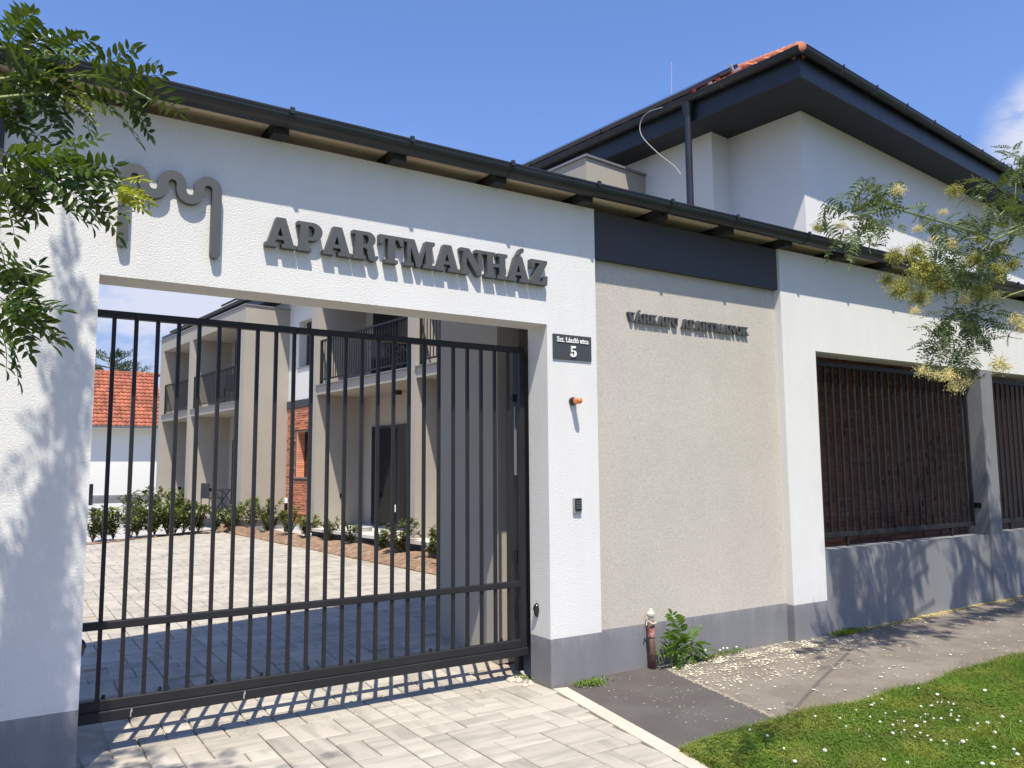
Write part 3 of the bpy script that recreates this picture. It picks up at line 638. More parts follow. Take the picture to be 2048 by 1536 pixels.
# ------------------------------------------------------------------ sign letters
def arc(cx, cy, rx, ry, a0, a1, n=9):
    return [(cx + rx * math.cos(math.radians(a0 + (a1 - a0) * i / n)), cy + ry * math.sin(math.radians(a0 + (a1 - a0) * i / n))) for i in range(n + 1)]
A_ = [[(0, 0), (.40, 0), (.40, .13), (.32, .13), (.36, .25), (.62, .25), (.655, .13), (.56, .13), (.56, 0), (1.06, 0), (1.06, .13), (.97, .13), (.68, 1), (.36, 1), (.08, .13), (0, .13)], [(.405, .38), (.585, .38), (.495, .68)]]
SERIF = [(.1, .87), (.1, .13), (0, .13)]
G = {
 'A': (1.06, A_),
 'Á': (1.06, A_ + [[(.42, 1.04), (.52, 1.03), (.74, 1.20), (.77, 1.29), (.72, 1.36), (.62, 1.35), (.56, 1.28)]]),
 'P': (.90, [[(0, 0), (.5, 0), (.5, .13), (.39, .13), (.39, .38), (.52, .38)] + arc(.56, .69, .34, .31, -90, 90) + [(0, 1), (0, .87)] + SERIF, [(.39, .51), (.50, .51)] + arc(.50, .69, .11, .18, -80, 80, 6) + [(.50, .87), (.39, .87)]]),
 'R': (1.0, [[(0, 0), (.5, 0), (.5, .13), (.39, .13), (.39, .42), (.47, .42), (.55, .37), (.565, .22), (.60, .08), (.70, 0), (.84, -.03), (.96, .03), (1.0, .17), (.92, .18), (.90, .12), (.855, .12), (.845, .25), (.80, .38), (.72, .46)] + arc(.58, .73, .30, .27, -55, 90) + [(0, 1), (0, .87)] + SERIF, [(.39, .55), (.50, .55)] + arc(.52, .71, .09, .16, -80, 80, 6) + [(.50, .87), (.39, .87)]]),
 'T': (.96, [[(.22, 0), (.74, 0), (.74, .13), (.62, .13), (.62, .87), (.75, .87), (.84, .66), (.96, .66), (.96, 1), (0, 1), (0, .66), (.12, .66), (.21, .87), (.34, .87), (.34, .13), (.22, .13)]]),
 'M': (1.28, [[(0, 0), (.38, 0), (.38, .13), (.27, .13), (.27, .72), (.51, 0), (.67, 0), (.90, .70), (.90, .13), (.80, .13), (.80, 0), (1.28, 0), (1.28, .13), (1.18, .13), (1.18, .87), (1.28, .87), (1.28, 1), (.90, 1), (.665, .36), (.42, 1), (0, 1), (0, .87), (.12, .87), (.12, .13), (0, .13)]]),
 'N': (1.08, [[(0, 0), (.38, 0), (.38, .13), (.27, .13), (.27, .66), (.76, 0), (.95, 0), (.95, .87), (1.08, .87), (1.08, 1), (.69, 1), (.69, .87), (.80, .87), (.80, .42), (.39, 1), (0, 1), (0, .87), (.12, .87), (.12, .13), (0, .13)]]),
 'H': (1.06, [[(0, 0), (.48, 0), (.48, .13), (.385, .13), (.385, .43), (.675, .43), (.675, .13), (.58, .13), (.58, 0), (1.06, 0), (1.06, .13), (.96, .13), (.96, .87), (1.06, .87), (1.06, 1), (.58, 1), (.58, .87), (.675, .87), (.675, .57), (.385, .57), (.385, .87), (.48, .87), (.48, 1), (0, 1), (0, .87)] + SERIF]),
 'Z': (.86, [[(0, 0), (.83, 0), (.86, .37), (.73, .37), (.63, .14), (.37, .14), (.84, .88), (.84, 1), (.03, 1), (.02, .67), (.14, .67), (.24, .86), (.47, .86), (0, .13)]]),
 'V': (.98, [[(0, 1), (0, .87), (.08, .87), (.38, 0), (.60, 0), (.90, .87), (.98, .87), (.98, 1), (.60, 1), (.60, .87), (.71, .87), (.55, .36), (.37, .87), (.48, .87), (.48, 1)]]),
 'K': (1.06, [[(0, 0), (.48, 0), (.48, .13), (.385, .13), (.385, .30), (.46, .40), (.63, .13), (.55, .13), (.55, 0), (1.06, 0), (1.06, .13), (.97, .13), (.66, .59), (.86, .87), (.98, .87), (.98, 1), (.57, 1), (.57, .87), (.66, .87), (.385, .50), (.385, .87), (.48, .87), (.48, 1), (0, 1), (0, .87)] + SERIF]),
 'U': (1.0, [[(0, 1), (0, .87), (.1, .87), (.1, .33)] + arc(.5, .33, .40, .36, 180, 360, 10) + [(.9, .87), (1, .87), (1, 1), (.64, 1), (.64, .87), (.76, .87), (.76, .33)] + arc(.575, .33, .19, .20, 360, 180, 8) + [(.385, .87), (.49, .87), (.49, 1)]]),
 'O': (1.0, [arc(.5, .5, .49, .52, 0, 345, 22), arc(.5, .5, .20, .39, 0, 340, 17)]),
 '5': (.72, [[(.10, 1), (.12, .44), (.22, .40), (.30, .50), (.40, .52), (.46, .40), (.46, .26), (.42, .10), (.34, .06), (.26, .10), (.30, .18), (.26, .28), (.14, .30), (.04, .22), (.03, .12), (.10, .02), (.24, -.02), (.42, -.02), (.60, .06), (.70, .20), (.71, .36), (.64, .52), (.52, .60), (.38, .61), (.24, .55), (.22, .80), (.55, .80), (.62, .84), (.64, 1)]]),
}
for _k in list(G): pass
from mathutils.geometry import delaunay_2d_cdt
def extrude_glyph(loops, T, d0, d1):
    """loops: outer/hole/extra outlines in the plane; fill by CDT (even-odd), extrude from d0 to d1"""
    co = []; edges = []
    for lp in loops:
        b = len(co); n = len(lp); co += [Vector(p) for p in lp]; edges += [(b + i, b + (i + 1) % n) for i in range(n)]
    vv, ee, ff, _, _, _ = delaunay_2d_cdt(co, edges, [], 0, 1e-6)
    def inside(p):
        c = False
        for lp in loops:
            n = len(lp)
            for i in range(n):
                (xa, ya), (xb, yb) = lp[i], lp[(i + 1) % n]
                if (ya > p[1]) != (yb > p[1]) and p[0] < (xb - xa) * (p[1] - ya) / (yb - ya) + xa: c = not c
        return c
    m = MB(); nv = len(vv)
    m.v = [T(p.x, p.y, d0) for p in vv] + [T(p.x, p.y, d1) for p in vv]
    for f in ff:
        c = sum((vv[i] for i in f), Vector((0, 0))) / len(f)
        if inside(c): m.f.append(list(f)); m.f.append([i + nv for i in reversed(f)])
    b = len(m.v)
    for lp in loops:
        b = len(m.v); n = len(lp)
        m.v += [T(x, y, d0) for x, y in lp] + [T(x, y, d1) for x, y in lp]
        m.f += [[b + i, b + n + i, b + n + (i + 1) % n, b + (i + 1) % n] for i in range(n)]
    return m
def sign(text, x0, x1, z0, h, yf, yb, parent, mt, gap=0.06, z1=None):
    adv = []; tot = 0
    for ch in text:
        w = G[ch][0] if ch != ' ' else 0.5
        adv.append(tot); tot += w + gap
    tot -= gap; sx = (x1 - x0) / tot
    for ch, a in zip(text, adv):
        if ch == ' ': continue
        T = lambda gx, gy, dd, a=a: Vector((x0 + (a + gx) * sx, dd, z0 + gy * h))
        extrude_glyph(G[ch][1], T, yf, yb).build('letter', mt, parent)
SG = root('building_sign', (-1.1, 0, 3.1), 'large grey slab serif letters spelling APARTMANHÁZ above the gate', 'sign')
sign('APARTMANHÁZ', -2.232, -0.025, 3.083, 0.196, -0.055, -0.004, SG, M['letter'], gap=0.035)
SG2 = root('building_sign', (1.6, 0.08, 2.9), 'small grey slab serif letters VÁRKAPU APARTMANOK on the beige panel', 'sign')
sign('VÁRKAPU APARTMANOK', 0.893, 2.412, 2.905, 0.082, 0.052, 0.078, SG2, M['letter'], gap=0.03)
# emblem: serpentine band
EM = []
xl = [-3.055, -2.951, -2.847, -2.743, -2.639, -2.535]; r = 0.052; zc = 3.385; zv = 3.355
path = [(xl[0], 2.985)]
for i in range(5):
    c = (xl[i] + xl[i + 1]) / 2; top = i % 2 == 0
    for k in range(13):
        a = math.pi * (1 - k / 12); path.append((c + r * math.cos(a), (zc + r * math.sin(a)) if top else (zv - r * math.sin(a))))
path.append((xl[5], 2.985))
hw = 0.0285; m = MB(); n = len(path); Lf = []; Rt = []
for i, p in enumerate(path):
    a = path[max(0, i - 1)]; b = path[min(n - 1, i + 1)]; t = Vector((b[0] - a[0], b[1] - a[1])).normalized(); nn = Vector((-t.y, t.x)) * hw
    Lf.append((p[0] + nn.x, p[1] + nn.y)); Rt.append((p[0] - nn.x, p[1] - nn.y))
cap0 = [(xl[0] + hw * math.cos(a), 2.985 + hw * math.sin(a)) for a in np.linspace(math.pi * 2, math.pi, 7)[1:-1]]
cap1 = [(xl[5] + hw * math.cos(a), 2.985 + hw * math.sin(a)) for a in np.linspace(2 * math.pi, math.pi, 7)[1:-1]]
loop = Lf + cap1 + Rt[::-1] + cap0
# strip build, robust
yf, yb = -0.05, -0.004
for side in (Lf, Rt): m.v += [Vector((x, yf, z)) for x, z in side]
m.v += [Vector((x, yb, z)) for x, z in Lf] + [Vector((x, yb, z)) for x, z in Rt]
for i in range(n - 1):
    m.f += [[i, i + 1, n + i + 1, n + i], [2 * n + i, 3 * n + i, 3 * n + i + 1, 2 * n + i + 1], [i, 2 * n + i, 2 * n + i + 1, i + 1], [n + i, n + i + 1, 3 * n + i + 1, 3 * n + i]]
for xx in (xl[0], xl[5]):
    cp = [(xx + hw * math.cos(a), 2.985 + hw * math.sin(a)) for a in np.linspace(math.pi, 2 * math.pi, 9)]; b = len(m.v); k = len(cp)
    m.v += [Vector((x, yf, z)) for x, z in cp] + [Vector((x, yb, z)) for x, z in cp]
    m.f += [list(range(b, b + k)), list(range(b + k, b + 2 * k))[::-1]] + [[b + i, b + k + i, b + k + i + 1, b + i + 1] for i in range(k - 1)]
m.build('wall_emblem', M['letter'], label='grey winding band emblem of three arches on the white wall', cat='emblem')
# number plate
NP = root('house_number_plate', (0.24, 0, 2.6), 'dark house number plate reading Szt. László utca 5', 'sign')
MB().box(0.050, -0.012, 2.516, 0.434, -0.002, 2.716, 0.001).build('plate', M['plate'], NP)
extrude_glyph(G['5'][1], lambda a, b, dd: Vector((0.213 + a * 0.088, dd, 2.540 + b * 0.088)), -0.022, -0.012).build('numeral', M['whitepaint'], NP)
fc = bpy.data.curves.new('street_name', 'FONT'); fc.body = 'Szt. László utca'; fc.size = 0.05; fc.extrude = 0.003; fc.align_x = 'CENTER'; fc.offset = 0.0009
fo = bpy.data.objects.new('tmp', fc); COL.objects.link(fo); bpy.context.view_layer.update()
dg = bpy.context.evaluated_depsgraph_get(); me = bpy.data.meshes.new_from_object(fo.evaluated_get(dg)); bpy.data.objects.remove(fo)
co = np.empty(len(me.vertices) * 3); me.vertices.foreach_get('co', co); co = co.reshape(-1, 3); wx = co[:, 0].max() - co[:, 0].min()
sc = 0.315 / wx; nv = np.stack([0.243 + co[:, 0] * sc, -0.0155 - co[:, 2] * -1 * 1.0 * 0.9, 2.655 + co[:, 1] * sc * 1.12], 1) - np.array([0.24, 0, 2.6])
me.vertices.foreach_set('co', nv.ravel()); me.update(); me.materials.clear(); me.materials.append(M['whitepaint'])
o = bpy.data.objects.new('street_name', me); COL.objects.link(o); o.parent = NP
# warning lamp
LP = root('warning_lamp', (0.235, 0, 2.18), 'orange warning lamp on a black base sticking out of the white pillar', 'lamp')
def ylathe(c, prof, n=16):
    m = MB(); vs = []
    for (r_, y_) in prof:
        for k in range(n): a = 2 * math.pi * k / n; m.v.append(Vector((c[0] + r_ * math.cos(a), c[1] + y_, c[2] + r_ * math.sin(a))))
    for i in range(len(prof) - 1):
        for k in range(n): m.f.append([i * n + k, i * n + (k + 1) % n, (i + 1) * n + (k + 1) % n, (i + 1) * n + k])
    m.f += [list(range(n))[::-1], list(range((len(prof) - 1) * n, len(prof) * n))]; return m
ylathe((0.238, 0, 2.182), [(0.034, 0), (0.034, -0.02), (0.027, -0.035), (0.024, -0.045)]).build('base', M['black'], LP, smooth=False)
ylathe((0.238, 0, 2.182), [(0.023, -0.0455), (0.026, -0.05), (0.026, -0.06), (0.023, -0.066), (0.026, -0.072), (0.026, -0.095), (0.021, -0.108), (0.010, -0.115)]).build('lens', M['orange'], LP, smooth=True)
KP = root('keypad', (0.26, 0, 1.36), 'small grey and black entry keypad on the white pillar', 'keypad')
MB().box(0.224, -0.022, 1.298, 0.304, 0.0, 1.420, 0.005).build('case', M['keyface'], KP)
MB().box(0.234, -0.030, 1.318, 0.299, -0.0225, 1.414, 0.004).build('key_panel', M['black'], KP)
for i in range(3):
    for j in range(4): MB().box(0.241 + i * 0.019, -0.0325, 1.335 + j * 0.018, 0.254 + i * 0.019, -0.0305, 1.347 + j * 0.018).build('key', M['keys'], KP)

# ------------------------------------------------------------------ fence panels in the right openings
def fence(x0, x1, label):
    FR = root('fence_panel', ((x0 + x1) / 2, 0.15, 0.92), label, 'fence', 'barred panels in the street wall')
    MB().box(x0, 0.13, 0.925, x1, 0.17, 0.975, 0.003).build('bottom_rail', M['steel'], FR)
    MB().box(x0, 0.13, 2.70, x1, 0.17, 2.75, 0.003).build('top_rail', M['steel'], FR)
    me = MB().box(-0.011, -0.011, 0, 0.011, 0.011, 1.723).mesh('bar', M['steel'])
    x = x0 + 0.12
    while x < x1 - 0.05: inst('bar', me, FR, (x, 0.15, 0.976)); x += 0.1255
    MB().box(x1 - 0.03, 0.129, 0.9245, x1 + 0.002, 0.171, 2.7505).build('stile', M['steel'], FR)
    MB().box(x0 - 0.002, 0.129, 0.9245, x0 + 0.03, 0.171, 2.7505).build('stile', M['steel'], FR)
    for xx in (x0 + 0.5, x1 - 0.5): MB().bar((xx, 0.15, 0.826), (xx, 0.15, 0.924), 0.03).build('foot', M['steel'], FR)
fence(3.42, 6.42, 'barred steel fence panel in front of the shaded brick')
fence(6.80, 12.5, 'barred steel fence panel beyond the grey post at the right edge')
MB().box(6.448, 0.06, 1.14, 6.458, 0.16, 1.20, 0.002).build('wall_box', M['black'], label='small black lock box on the grey post', cat='box')

# ------------------------------------------------------------------ apartment building
AB = root('apartment_building', uv(5, 8, 0), 'two storey apartment house with greige balcony bays and orange tiled hipped roof', 'building')
A = lambda nm, mt, u0, v0, z0, u1, v1, z1, par=None, **k: MB(uv).box(u0, v0, z0, u1, v1, z1).build(nm, mt, par or AB, **k)
UW = 4.98; UC = 3.71
# walls
A('wall', M['housewhite'], UW, 2.01, 0.0, UW + 0.4, 12.25, 6.41)
A('wall', M['housewhite'], 5.37, 0.844, 0.0, 14, 2.012, 6.41)
A('wall', M['housewhite'], 5.38, 2.013, 0.0, 13.9, 26, 6.41)
# segment between the bays: window 14.0-15.72 z 4.43-5.70 ; brick window 14.0-15.73 z 1.46-2.70
segs_ = [(12.25, 13.9, 0, 6.41), (15.74, 16.36, 0, 6.41), (13.9, 15.74, 0, 1.46), (13.9, 15.74, 2.70, 4.43), (13.9, 15.74, 5.70, 6.41)]
for a, b, c, d_ in segs_: A('wall', M['housewhite'], UW, a, c, UW + 0.399, b, d_)
A('wall', M['housewhite'], UW, 16.36, 0, UW + 0.4, 26, 6.41)
def window(u, v0, v1, z0, z1, n=2):
    w = A('window', M['frame'], u, v0, z0, u + 0.05, v1, z1)
    st = (v1 - v0) / n
    for k in range(n): A('pane', M['glass'], u - 0.006, v0 + k * st + 0.07, z0 + 0.07, u - 0.001, v0 + (k + 1) * st - 0.07, z1 - 0.07, w)
window(5.20, 13.91, 15.73, 4.44, 5.69); window(5.20, 13.91, 15.73, 1.47, 2.69)
A('window_sill', M['capping'], UW - 0.03, 13.86, 4.40, 5.19, 15.78, 4.431); A('window_sill', M['capping'], UW - 0.055, 13.86, 1.435, 5.19, 15.78, 1.462)
A('string_course', M['header'], UW - 0.05, 12.252, 3.34, UW - 0.001, 16.348, 3.54, label='grey band above the brick')
# brick cladding as individual slips
def bricks(rects, holes, axis, base, mt, prefix_pred, cap, Lb=0.26, Hb=0.062, dep=0.03):
    items = []
    a0, a1, z0, z1 = rects; row = 0; z = z0
    while z < z1 - 0.02:
        x = a0 - random.uniform(0, Lb); h = min(Hb, z1 - z)
        while x < a1:
            w = Lb * random.uniform(0.75, 1.35); xa = max(x, a0); xb = min(x + w, a1)
            if xb - xa > 0.02 and not any(xa < hb and xb > ha and z < hz1 and z + h > hz0 for ha, hb, hz0, hz1 in holes):
                items.append((xa, xb, z, z + h))
            x += w
        z += Hb; row += 1
    def P(a, o, zz): return uv(base - o, a, zz) if axis == 'u' else uv(a, base - o, zz)
    def add(m, it):
        xa, xb, za, zb = it; g = 0.004; o = random.uniform(0.010, dep); j = random.uniform(-0.003, 0.003)
        xa += g; xb -= g; za += g + j; zb -= g
        vs = [(xa, 0, za), (xb, 0, za), (xb, 0, zb), (xa, 0, zb), (xa, o, za), (xb, o + random.uniform(-.004, .004), za), (xb, o, zb), (xa, o, zb)]
        b = len(m.v); m.v += [P(*v_) for v_ in vs]; m.f += [[b + i for i in f] for f in ([4, 5, 6, 7], [0, 1, 5, 4], [1, 2, 6, 5], [2, 3, 7, 6], [3, 0, 4, 7])]
    pri = [it for it in items if prefix_pred(it)][:cap]; ps = set(pri); rs = [it for it in items if it not in ps]
    for it in pri:
        m = MB(); add(m, it); m.build('brick', mt, AB)
    if rs:
        m = MB()
        for it in rs: add(m, it)
        m.build('bricks', mt, AB, kind='stuff')
A('mortar', M['mortar'], UW - 0.006, 12.26, 0.25, UW - 0.001, 13.9, 3.338); A('mortar', M['mortar'], UW - 0.006, 15.74, 0.25, UW - 0.001, 16.34, 3.338)
A('mortar', M['mortar'], UW - 0.006, 13.9, 0.25, UW - 0.001, 15.74, 1.43); A('mortar', M['mortar'], UW - 0.006, 13.9, 2.70, UW - 0.001, 15.74, 3.338)
bricks((12.27, 16.335, 0.26, 3.33), [(13.86, 15.78, 1.42, 2.70)], 'u', UW - 0.006, M['brick'], lambda it: it[0] > 14.7, 299)
# brick returns inside the window reveal
m = MB(uv)
z = 1.47
while z < 2.66: m.box(4.985, 15.715, z + 0.003, 5.19, 15.737, z + 0.057); z += 0.062
m.build('brick_reveal', M['brick'], AB, kind='stuff')
# street side lower brick
A('mortar', M['mortar'], 5.365, 0.835, 0.3, 13.9, 0.843, 3.6)
MBk = []
bricks((5.375, 9.9, 0.35, 3.5), [], 'v', 0.835, M['brickshade'], lambda it: it[0] < 7.6 and it[2] > 0.9, 298, Lb=0.30, Hb=0.065)
A('wall', M['brickshade'], 3.30, 1.54, 0.0, 5.36, 1.62, 3.7, label='shaded brown cladding at the back of the barred opening')
# loggia boxes
def loggia(v0, v1, fins, far):
    for a, b in fins: A('balcony_fin', M['greige'], UC, a, 0.42, UW - 0.001, b, 5.728)
    A('parapet', M['greige'], UC, v0, 5.73, UW - 0.001, v1, 6.12)
    A('parapet_capping', M['capping'], UC - 0.03, v0 - 0.03, 6.122, UW - 0.003, v1 + 0.03, 6.155)
    A('terrace_slab', M['terrace'], UC - 0.25, v0 + 0.02, 0.355, UW - 0.004, v1 - 0.02, 0.415)
    A('foundation', M['plinth'], UC + 0.05, v0 + 0.1, 0.0, UW - 0.005, v1 - 0.1, 0.353)
    fs = sorted(fins)
    for (a, b), (c, d_) in zip(fs[:-1], fs[1:]):
        A('balcony_slab', M['greige'], UC + 0.012, b + 0.001, 3.335, UW - 0.002, c - 0.001, 3.53)
        A('slab_edge', M['capping'], UC - 0.03, b + 0.002, 3.532, UC + 0.35, c - 0.002, 3.555)
        rl = A('balcony_railing', M['steel'], UC + 0.06, b + 0.04, 4.53, UC + 0.10, c - 0.04, 4.57)
        A('lower_rail', M['steel'], UC + 0.065, b + 0.04, 3.655, UC + 0.095, c - 0.04, 3.685, rl)
        A('railing_post', M['steel'], UC + 0.06, b + 0.04, 3.556, UC + 0.10, b + 0.08, 4.529, rl); A('railing_post', M['steel'], UC + 0.06, c - 0.08, 3.556, UC + 0.10, c - 0.04, 4.529, rl)
        x = b + 0.16
        while x < c - 0.1: A('bar', M['steel'], UC + 0.072, x - 0.007, 3.686, UC + 0.088, x + 0.007, 4.529, rl); x += 0.105
        A('back_wall', M['greige'], UW - 0.04, b + 0.001, 0.417, UW - 0.002, c - 0.001, 3.333); A('back_wall', M['greige'], UW - 0.04, b + 0.001, 3.532, UW - 0.002, c - 0.001, 5.728)
        # dark glazed doors in the back wall on both floors
        for z0 in (0.43, 3.56):
            w0 = b + 1.1
            w1 = c - 0.42
            dr = A('glazed_door', M['frame'], UW - 0.09, w0, z0, UW - 0.041, w1, z0 + 2.2)
            k = (w1 - w0) / 2
            for q in (0, 1): A('pane', M['glass'], UW - 0.098, w0 + q * k + 0.06, z0 + 0.08, UW - 0.0905, w0 + (q + 1) * k - 0.06, z0 + 2.13, dr)
        A('ceiling_lamp', M['black'], UC + 0.9, (b + c) / 2 - 0.06, 3.24, UC + 1.02, (b + c) / 2 + 0.06, 3.334)
        A('socket', M['black'], UC + 0.62, c - 0.0085, 1.02, UC + 0.72, c - 0.0015, 1.12)
loggia(16.36, 24.15, [(16.36, 16.72), (20.75, 21.05), (23.8, 24.15)], True)
loggia(3.26, 12.24, [(3.26, 3.6), (7.80, 8.08), (11.94, 12.24)], False)
# roof
ZS = 6.41; UE, VE = 4.52, 0.343; U2, V2 = 14.0, 27.0; PT = 0.632
A('soffit', M['soffitdark'], UE, VE, ZS + 0.001, U2, V2, ZS + 0.03)
A('fascia', M['gutter'], UE - 0.02, VE - 0.02, ZS, UE - 0.001, V2, ZS + 0.325); A('fascia', M['gutter'], UE, VE - 0.02, ZS, U2, VE - 0.001, ZS + 0.325)
RZ = ZS + 0.30; half = (U2 - UE) / 2; ridge = RZ + half * PT
m = MB(uv); m.add([(UE, VE, RZ), (UE, V2, RZ), (UE + half, V2 - half, ridge), (UE + half, VE + half, ridge), (U2, VE, RZ), (U2, V2, RZ)],
                  [[0, 3, 2, 1], [0, 4, 3], [4, 5, 2, 3], [5, 1, 2]])
m.build('roof', M['tile'], AB)
# tiles on the courtyard slope, nearest band
V = []; F = []
def roof_tiles(name, P, ncol, nrow, wid, ln, mt, parent, clip=None, amp=0.025, step=0.03, nsamp=6, **k):
    """P(s, t, h): s across, t up the slope, h above"""
    V = []; F = []
    for r_ in range(nrow):
        for c in range(ncol):
            s0 = c * wid; t0 = r_ * ln
            if clip and not clip(s0 + wid / 2, t0 + ln / 2): continue
            jz = random.uniform(-0.006, 0.006); js = random.uniform(-0.005, 0.005); b = len(V)
            for i in range(nsamp + 1):
                f = i / nsamp; h = amp * math.sin(f * math.pi * 2 - 0.6) 
                V.append(P(s0 + f * wid * 0.99 + js, t0 - 0.02, h + step + jz)); V.append(P(s0 + f * wid * 0.99 + js, t0 + ln, h + jz * .5)); V.append(P(s0 + f * wid * .99 + js, t0 - 0.018, h + step - 0.02 + jz))
            for i in range(nsamp):
                F.append([b + i * 3, b + i * 3 + 3, b + i * 3 + 4, b + i * 3 + 1]); F.append([b + i * 3 + 2, b + i * 3 + 5, b + i * 3 + 3, b + i * 3])
    return npmesh(name, np.array([tuple(v_) for v_ in V]), np.array(F), mt, parent=parent, kind='stuff')
sl = math.sqrt(1 + PT * PT)
def PL(s, t, h): 
    return uv(UE + 0.03 + t / sl - h * PT / sl, VE + s, RZ + t * PT / sl + h / sl)
roof_tiles('roof_tiles', PL, 70, 15, 0.2, 0.33, M['tile'], AB, clip=lambda s, t: s > t / sl - 0.05)
def PS(s, t, h): return uv(UE + s, VE + 0.03 + t / sl - h * PT / sl, RZ + t * PT / sl + h / sl)
roof_tiles('roof_tiles', PS, 46, 15, 0.2, 0.33, M['tile'], AB, clip=lambda s, t: s > t / sl - 0.05)
# hip tiles
hd = (uv(UE + half, VE + half, ridge) - uv(UE, VE, RZ)).normalized()
for i in range(16):
    p = uv(UE, VE, RZ + 0.035) + hd * (i * 0.36 - 0.02); q = p + hd * 0.40; m = MB(); m.tube([p, p + hd * 0.2, q], 0.115, 10, 0.095); m.build('hip_tile', M['tile'], AB, smooth=True)
# snow guards
for i in range(9):
    s_ = 0.9 + i * 0.42; p = PL(s_, 0.25, 0.02); p2 = PL(s_, 0.25, 0.15); MB().bar(p, p2, 0.07, 0.012).build('snow_guard', M['tile'], AB)
# solar panels
def PP(s, t, h): return PL(s, t, h)
for k in range(11):
    s0 = 1.75 + k * 1.70; b = []
    for (s_, t, h) in ((s0, 0.12, 0.14), (s0 + 1.68, 0.12, 0.14), (s0 + 1.68, 1.6, 0.14), (s0, 1.6, 0.14)): b.append(PP(s_, t, h))
    for (s_, t, h) in ((s0, 0.12, 0.20), (s0 + 1.68, 0.12, 0.20), (s0 + 1.68, 1.6, 0.20), (s0, 1.6, 0.20)): b.append(PP(s_, t, h))
    m = MB(); m.v = b; m.f = [[0, 3, 2, 1], [4, 5, 6, 7], [0, 1, 5, 4], [1, 2, 6, 5], [2, 3, 7, 6], [3, 0, 4, 7]]; m.build('solar_panel', M['panel'], AB)
m = MB(); m.bar(PP(1.6, 1.4, 0.12), PP(20.4, 1.4, 0.12), 0.03); m.bar(PP(1.7, 0.7, 0.12), PP(20.4, 0.7, 0.12), 0.03)
for k in range(12): m.bar(PP(1.9 + k * 1.6, 0.7, 0.0), PP(1.9 + k * 1.6, 0.7, 0.11), 0.03)
m.bar(PP(1.62, 1.2, 0.14), PP(1.62, 1.2, 0.24), 0.03)
m.build('mounting_rail', M['alu'], AB)
# gutters of the house
gr = 0.07; zg = ZS + 0.315
vs_ = list(np.arange(VE - 0.09, 26, 1.15)); us_ = list(np.arange(UE - 0.09, 13.5, 0.88))
for a, b in zip(vs_[:-1], vs_[1:]): gutter_mb(uv(UE - 0.09, a, zg), uv(UE - 0.09, b - 0.006, zg), -UU, gr).build('gutter', M['gutter'], AB)
for a, b in zip(us_[:-1], us_[1:]):
    gutter_mb(uv(a, VE - 0.09, zg), uv(b - 0.006, VE - 0.09, zg), -VV, gr).build('gutter', M['gutter'], AB)
    p = uv(b, VE - 0.09, zg); MB(uv).box(b - 0.012, VE - 0.17, zg - 0.01, b + 0.012, VE - 0.155, zg + 0.04).build('gutter_bracket', M['gutter'], AB)
m = MB(); m.tube([uv(UE - 0.09, 1.99, zg - 0.06), uv(UE - 0.09, 1.99, 1.0)], 0.048, 12)
m.lathe(uv(UE - 0.09, 1.99, zg - 0.26), [(0.05, 0), (0.085, 0.2)], 12); m.bar(uv(UE - .09, 1.99, 5.2), uv(UW, 2.03, 5.2), 0.02); m.lathe(uv(UE - .09, 1.99, 5.19), [(0.056, -0.02), (0.056, 0.02)], 12)
m.build('downpipe', M['gutter'], AB, smooth=False)
rod = uv(7.2, 5.6, 0); 
P_ = at(1343, 125, 7.0); Q_ = at(1343, 215, 7.0)
MB().tube([Q_ - Vector((0, 0, 1.0)), Q_, P_], 0.012, 6, 0.008).build('lightning_rod', M['alu'], AB)
cpts = [uv(4.3, 2.25, 6.67), uv(4.3, 2.32, 6.69), uv(4.28, 2.58, 6.70), uv(4.26, 2.70, 6.58), uv(4.26, 2.67, 6.37), uv(4.30, 2.41, 6.04), uv(4.33, 2.17, 5.80), uv(4.34, 2.07, 5.65), uv(4.34, 2.02, 5.6)]
def catmull(P, n=6):
    o_ = []
    for i in range(1, len(P) - 2):
        for k in range(n):
            t = k / n; a, b, c, d_ = P[i - 1:i + 3]
            o_.append(0.5 * ((2 * b) + (c - a) * t + (2 * a - 5 * b + 4 * c - d_) * t * t + (3 * b - a - 3 * c + d_) * t ** 3))
    return o_ + [P[-2]]
MB().tube(catmull(cpts), 0.006, 6).build('hanging_cable', M['cable'], label='white cable dangling from the gutter of the apartment house', cat='cable')
# street side window of the house at far right
wv = A('window', M['frame'], 11.0, 0.80, 4.3, 12.2, 0.842, 5.5); A('pane', M['glass'], 11.07, 0.792, 4.37, 12.13, 0.799, 5.43, wv)

# furniture on terrace and balconies
def make_chair():
    t = root('balcony_chair', (0, 0, 0), 'x', 'chair', 'dark garden chairs')
    MB().box(-0.24, -0.24, 0.43, 0.24, 0.22, 0.455, 0.004).build('seat', M['frame'], t)
    MB().box(-0.22, 0.20, 0.456, 0.22, 0.225, 0.88, 0.004).build('backrest', M['frame'], t)
    for a, b in ((-.22, -.22), (.22, -.22), (-.22, .2), (.22, .2)): MB().bar((a, b, 0.0), (a, b, 0.43), 0.022).build('leg', M['frame'], t)
    for a in (-.25, .25): MB().bar((a, -.2, .64), (a, .2, .66), 0.025).bar((a, -.2, .43), (a, -.2, .64), .02).build('armrest', M['frame'], t)
    return t
def make_table():
    t = root('balcony_table', (0, 0, 0), 'x', 'table', 'dark folding garden tables')
    MB().box(-0.3, -0.3, 0.70, 0.3, 0.3, 0.72, 0.004).build('table_top', M['frame'], t)
    for s_ in (-.25, .25): MB().bar((-.27, s_, 0), (.27, s_, 0.70), 0.022).build('leg', M['frame'], t); MB().bar((.27, s_ * .9, 0), (-.27, s_ * .9, 0.70), 0.022).build('leg', M['frame'], t)
    return t
ch = make_chair(); tb = make_table()
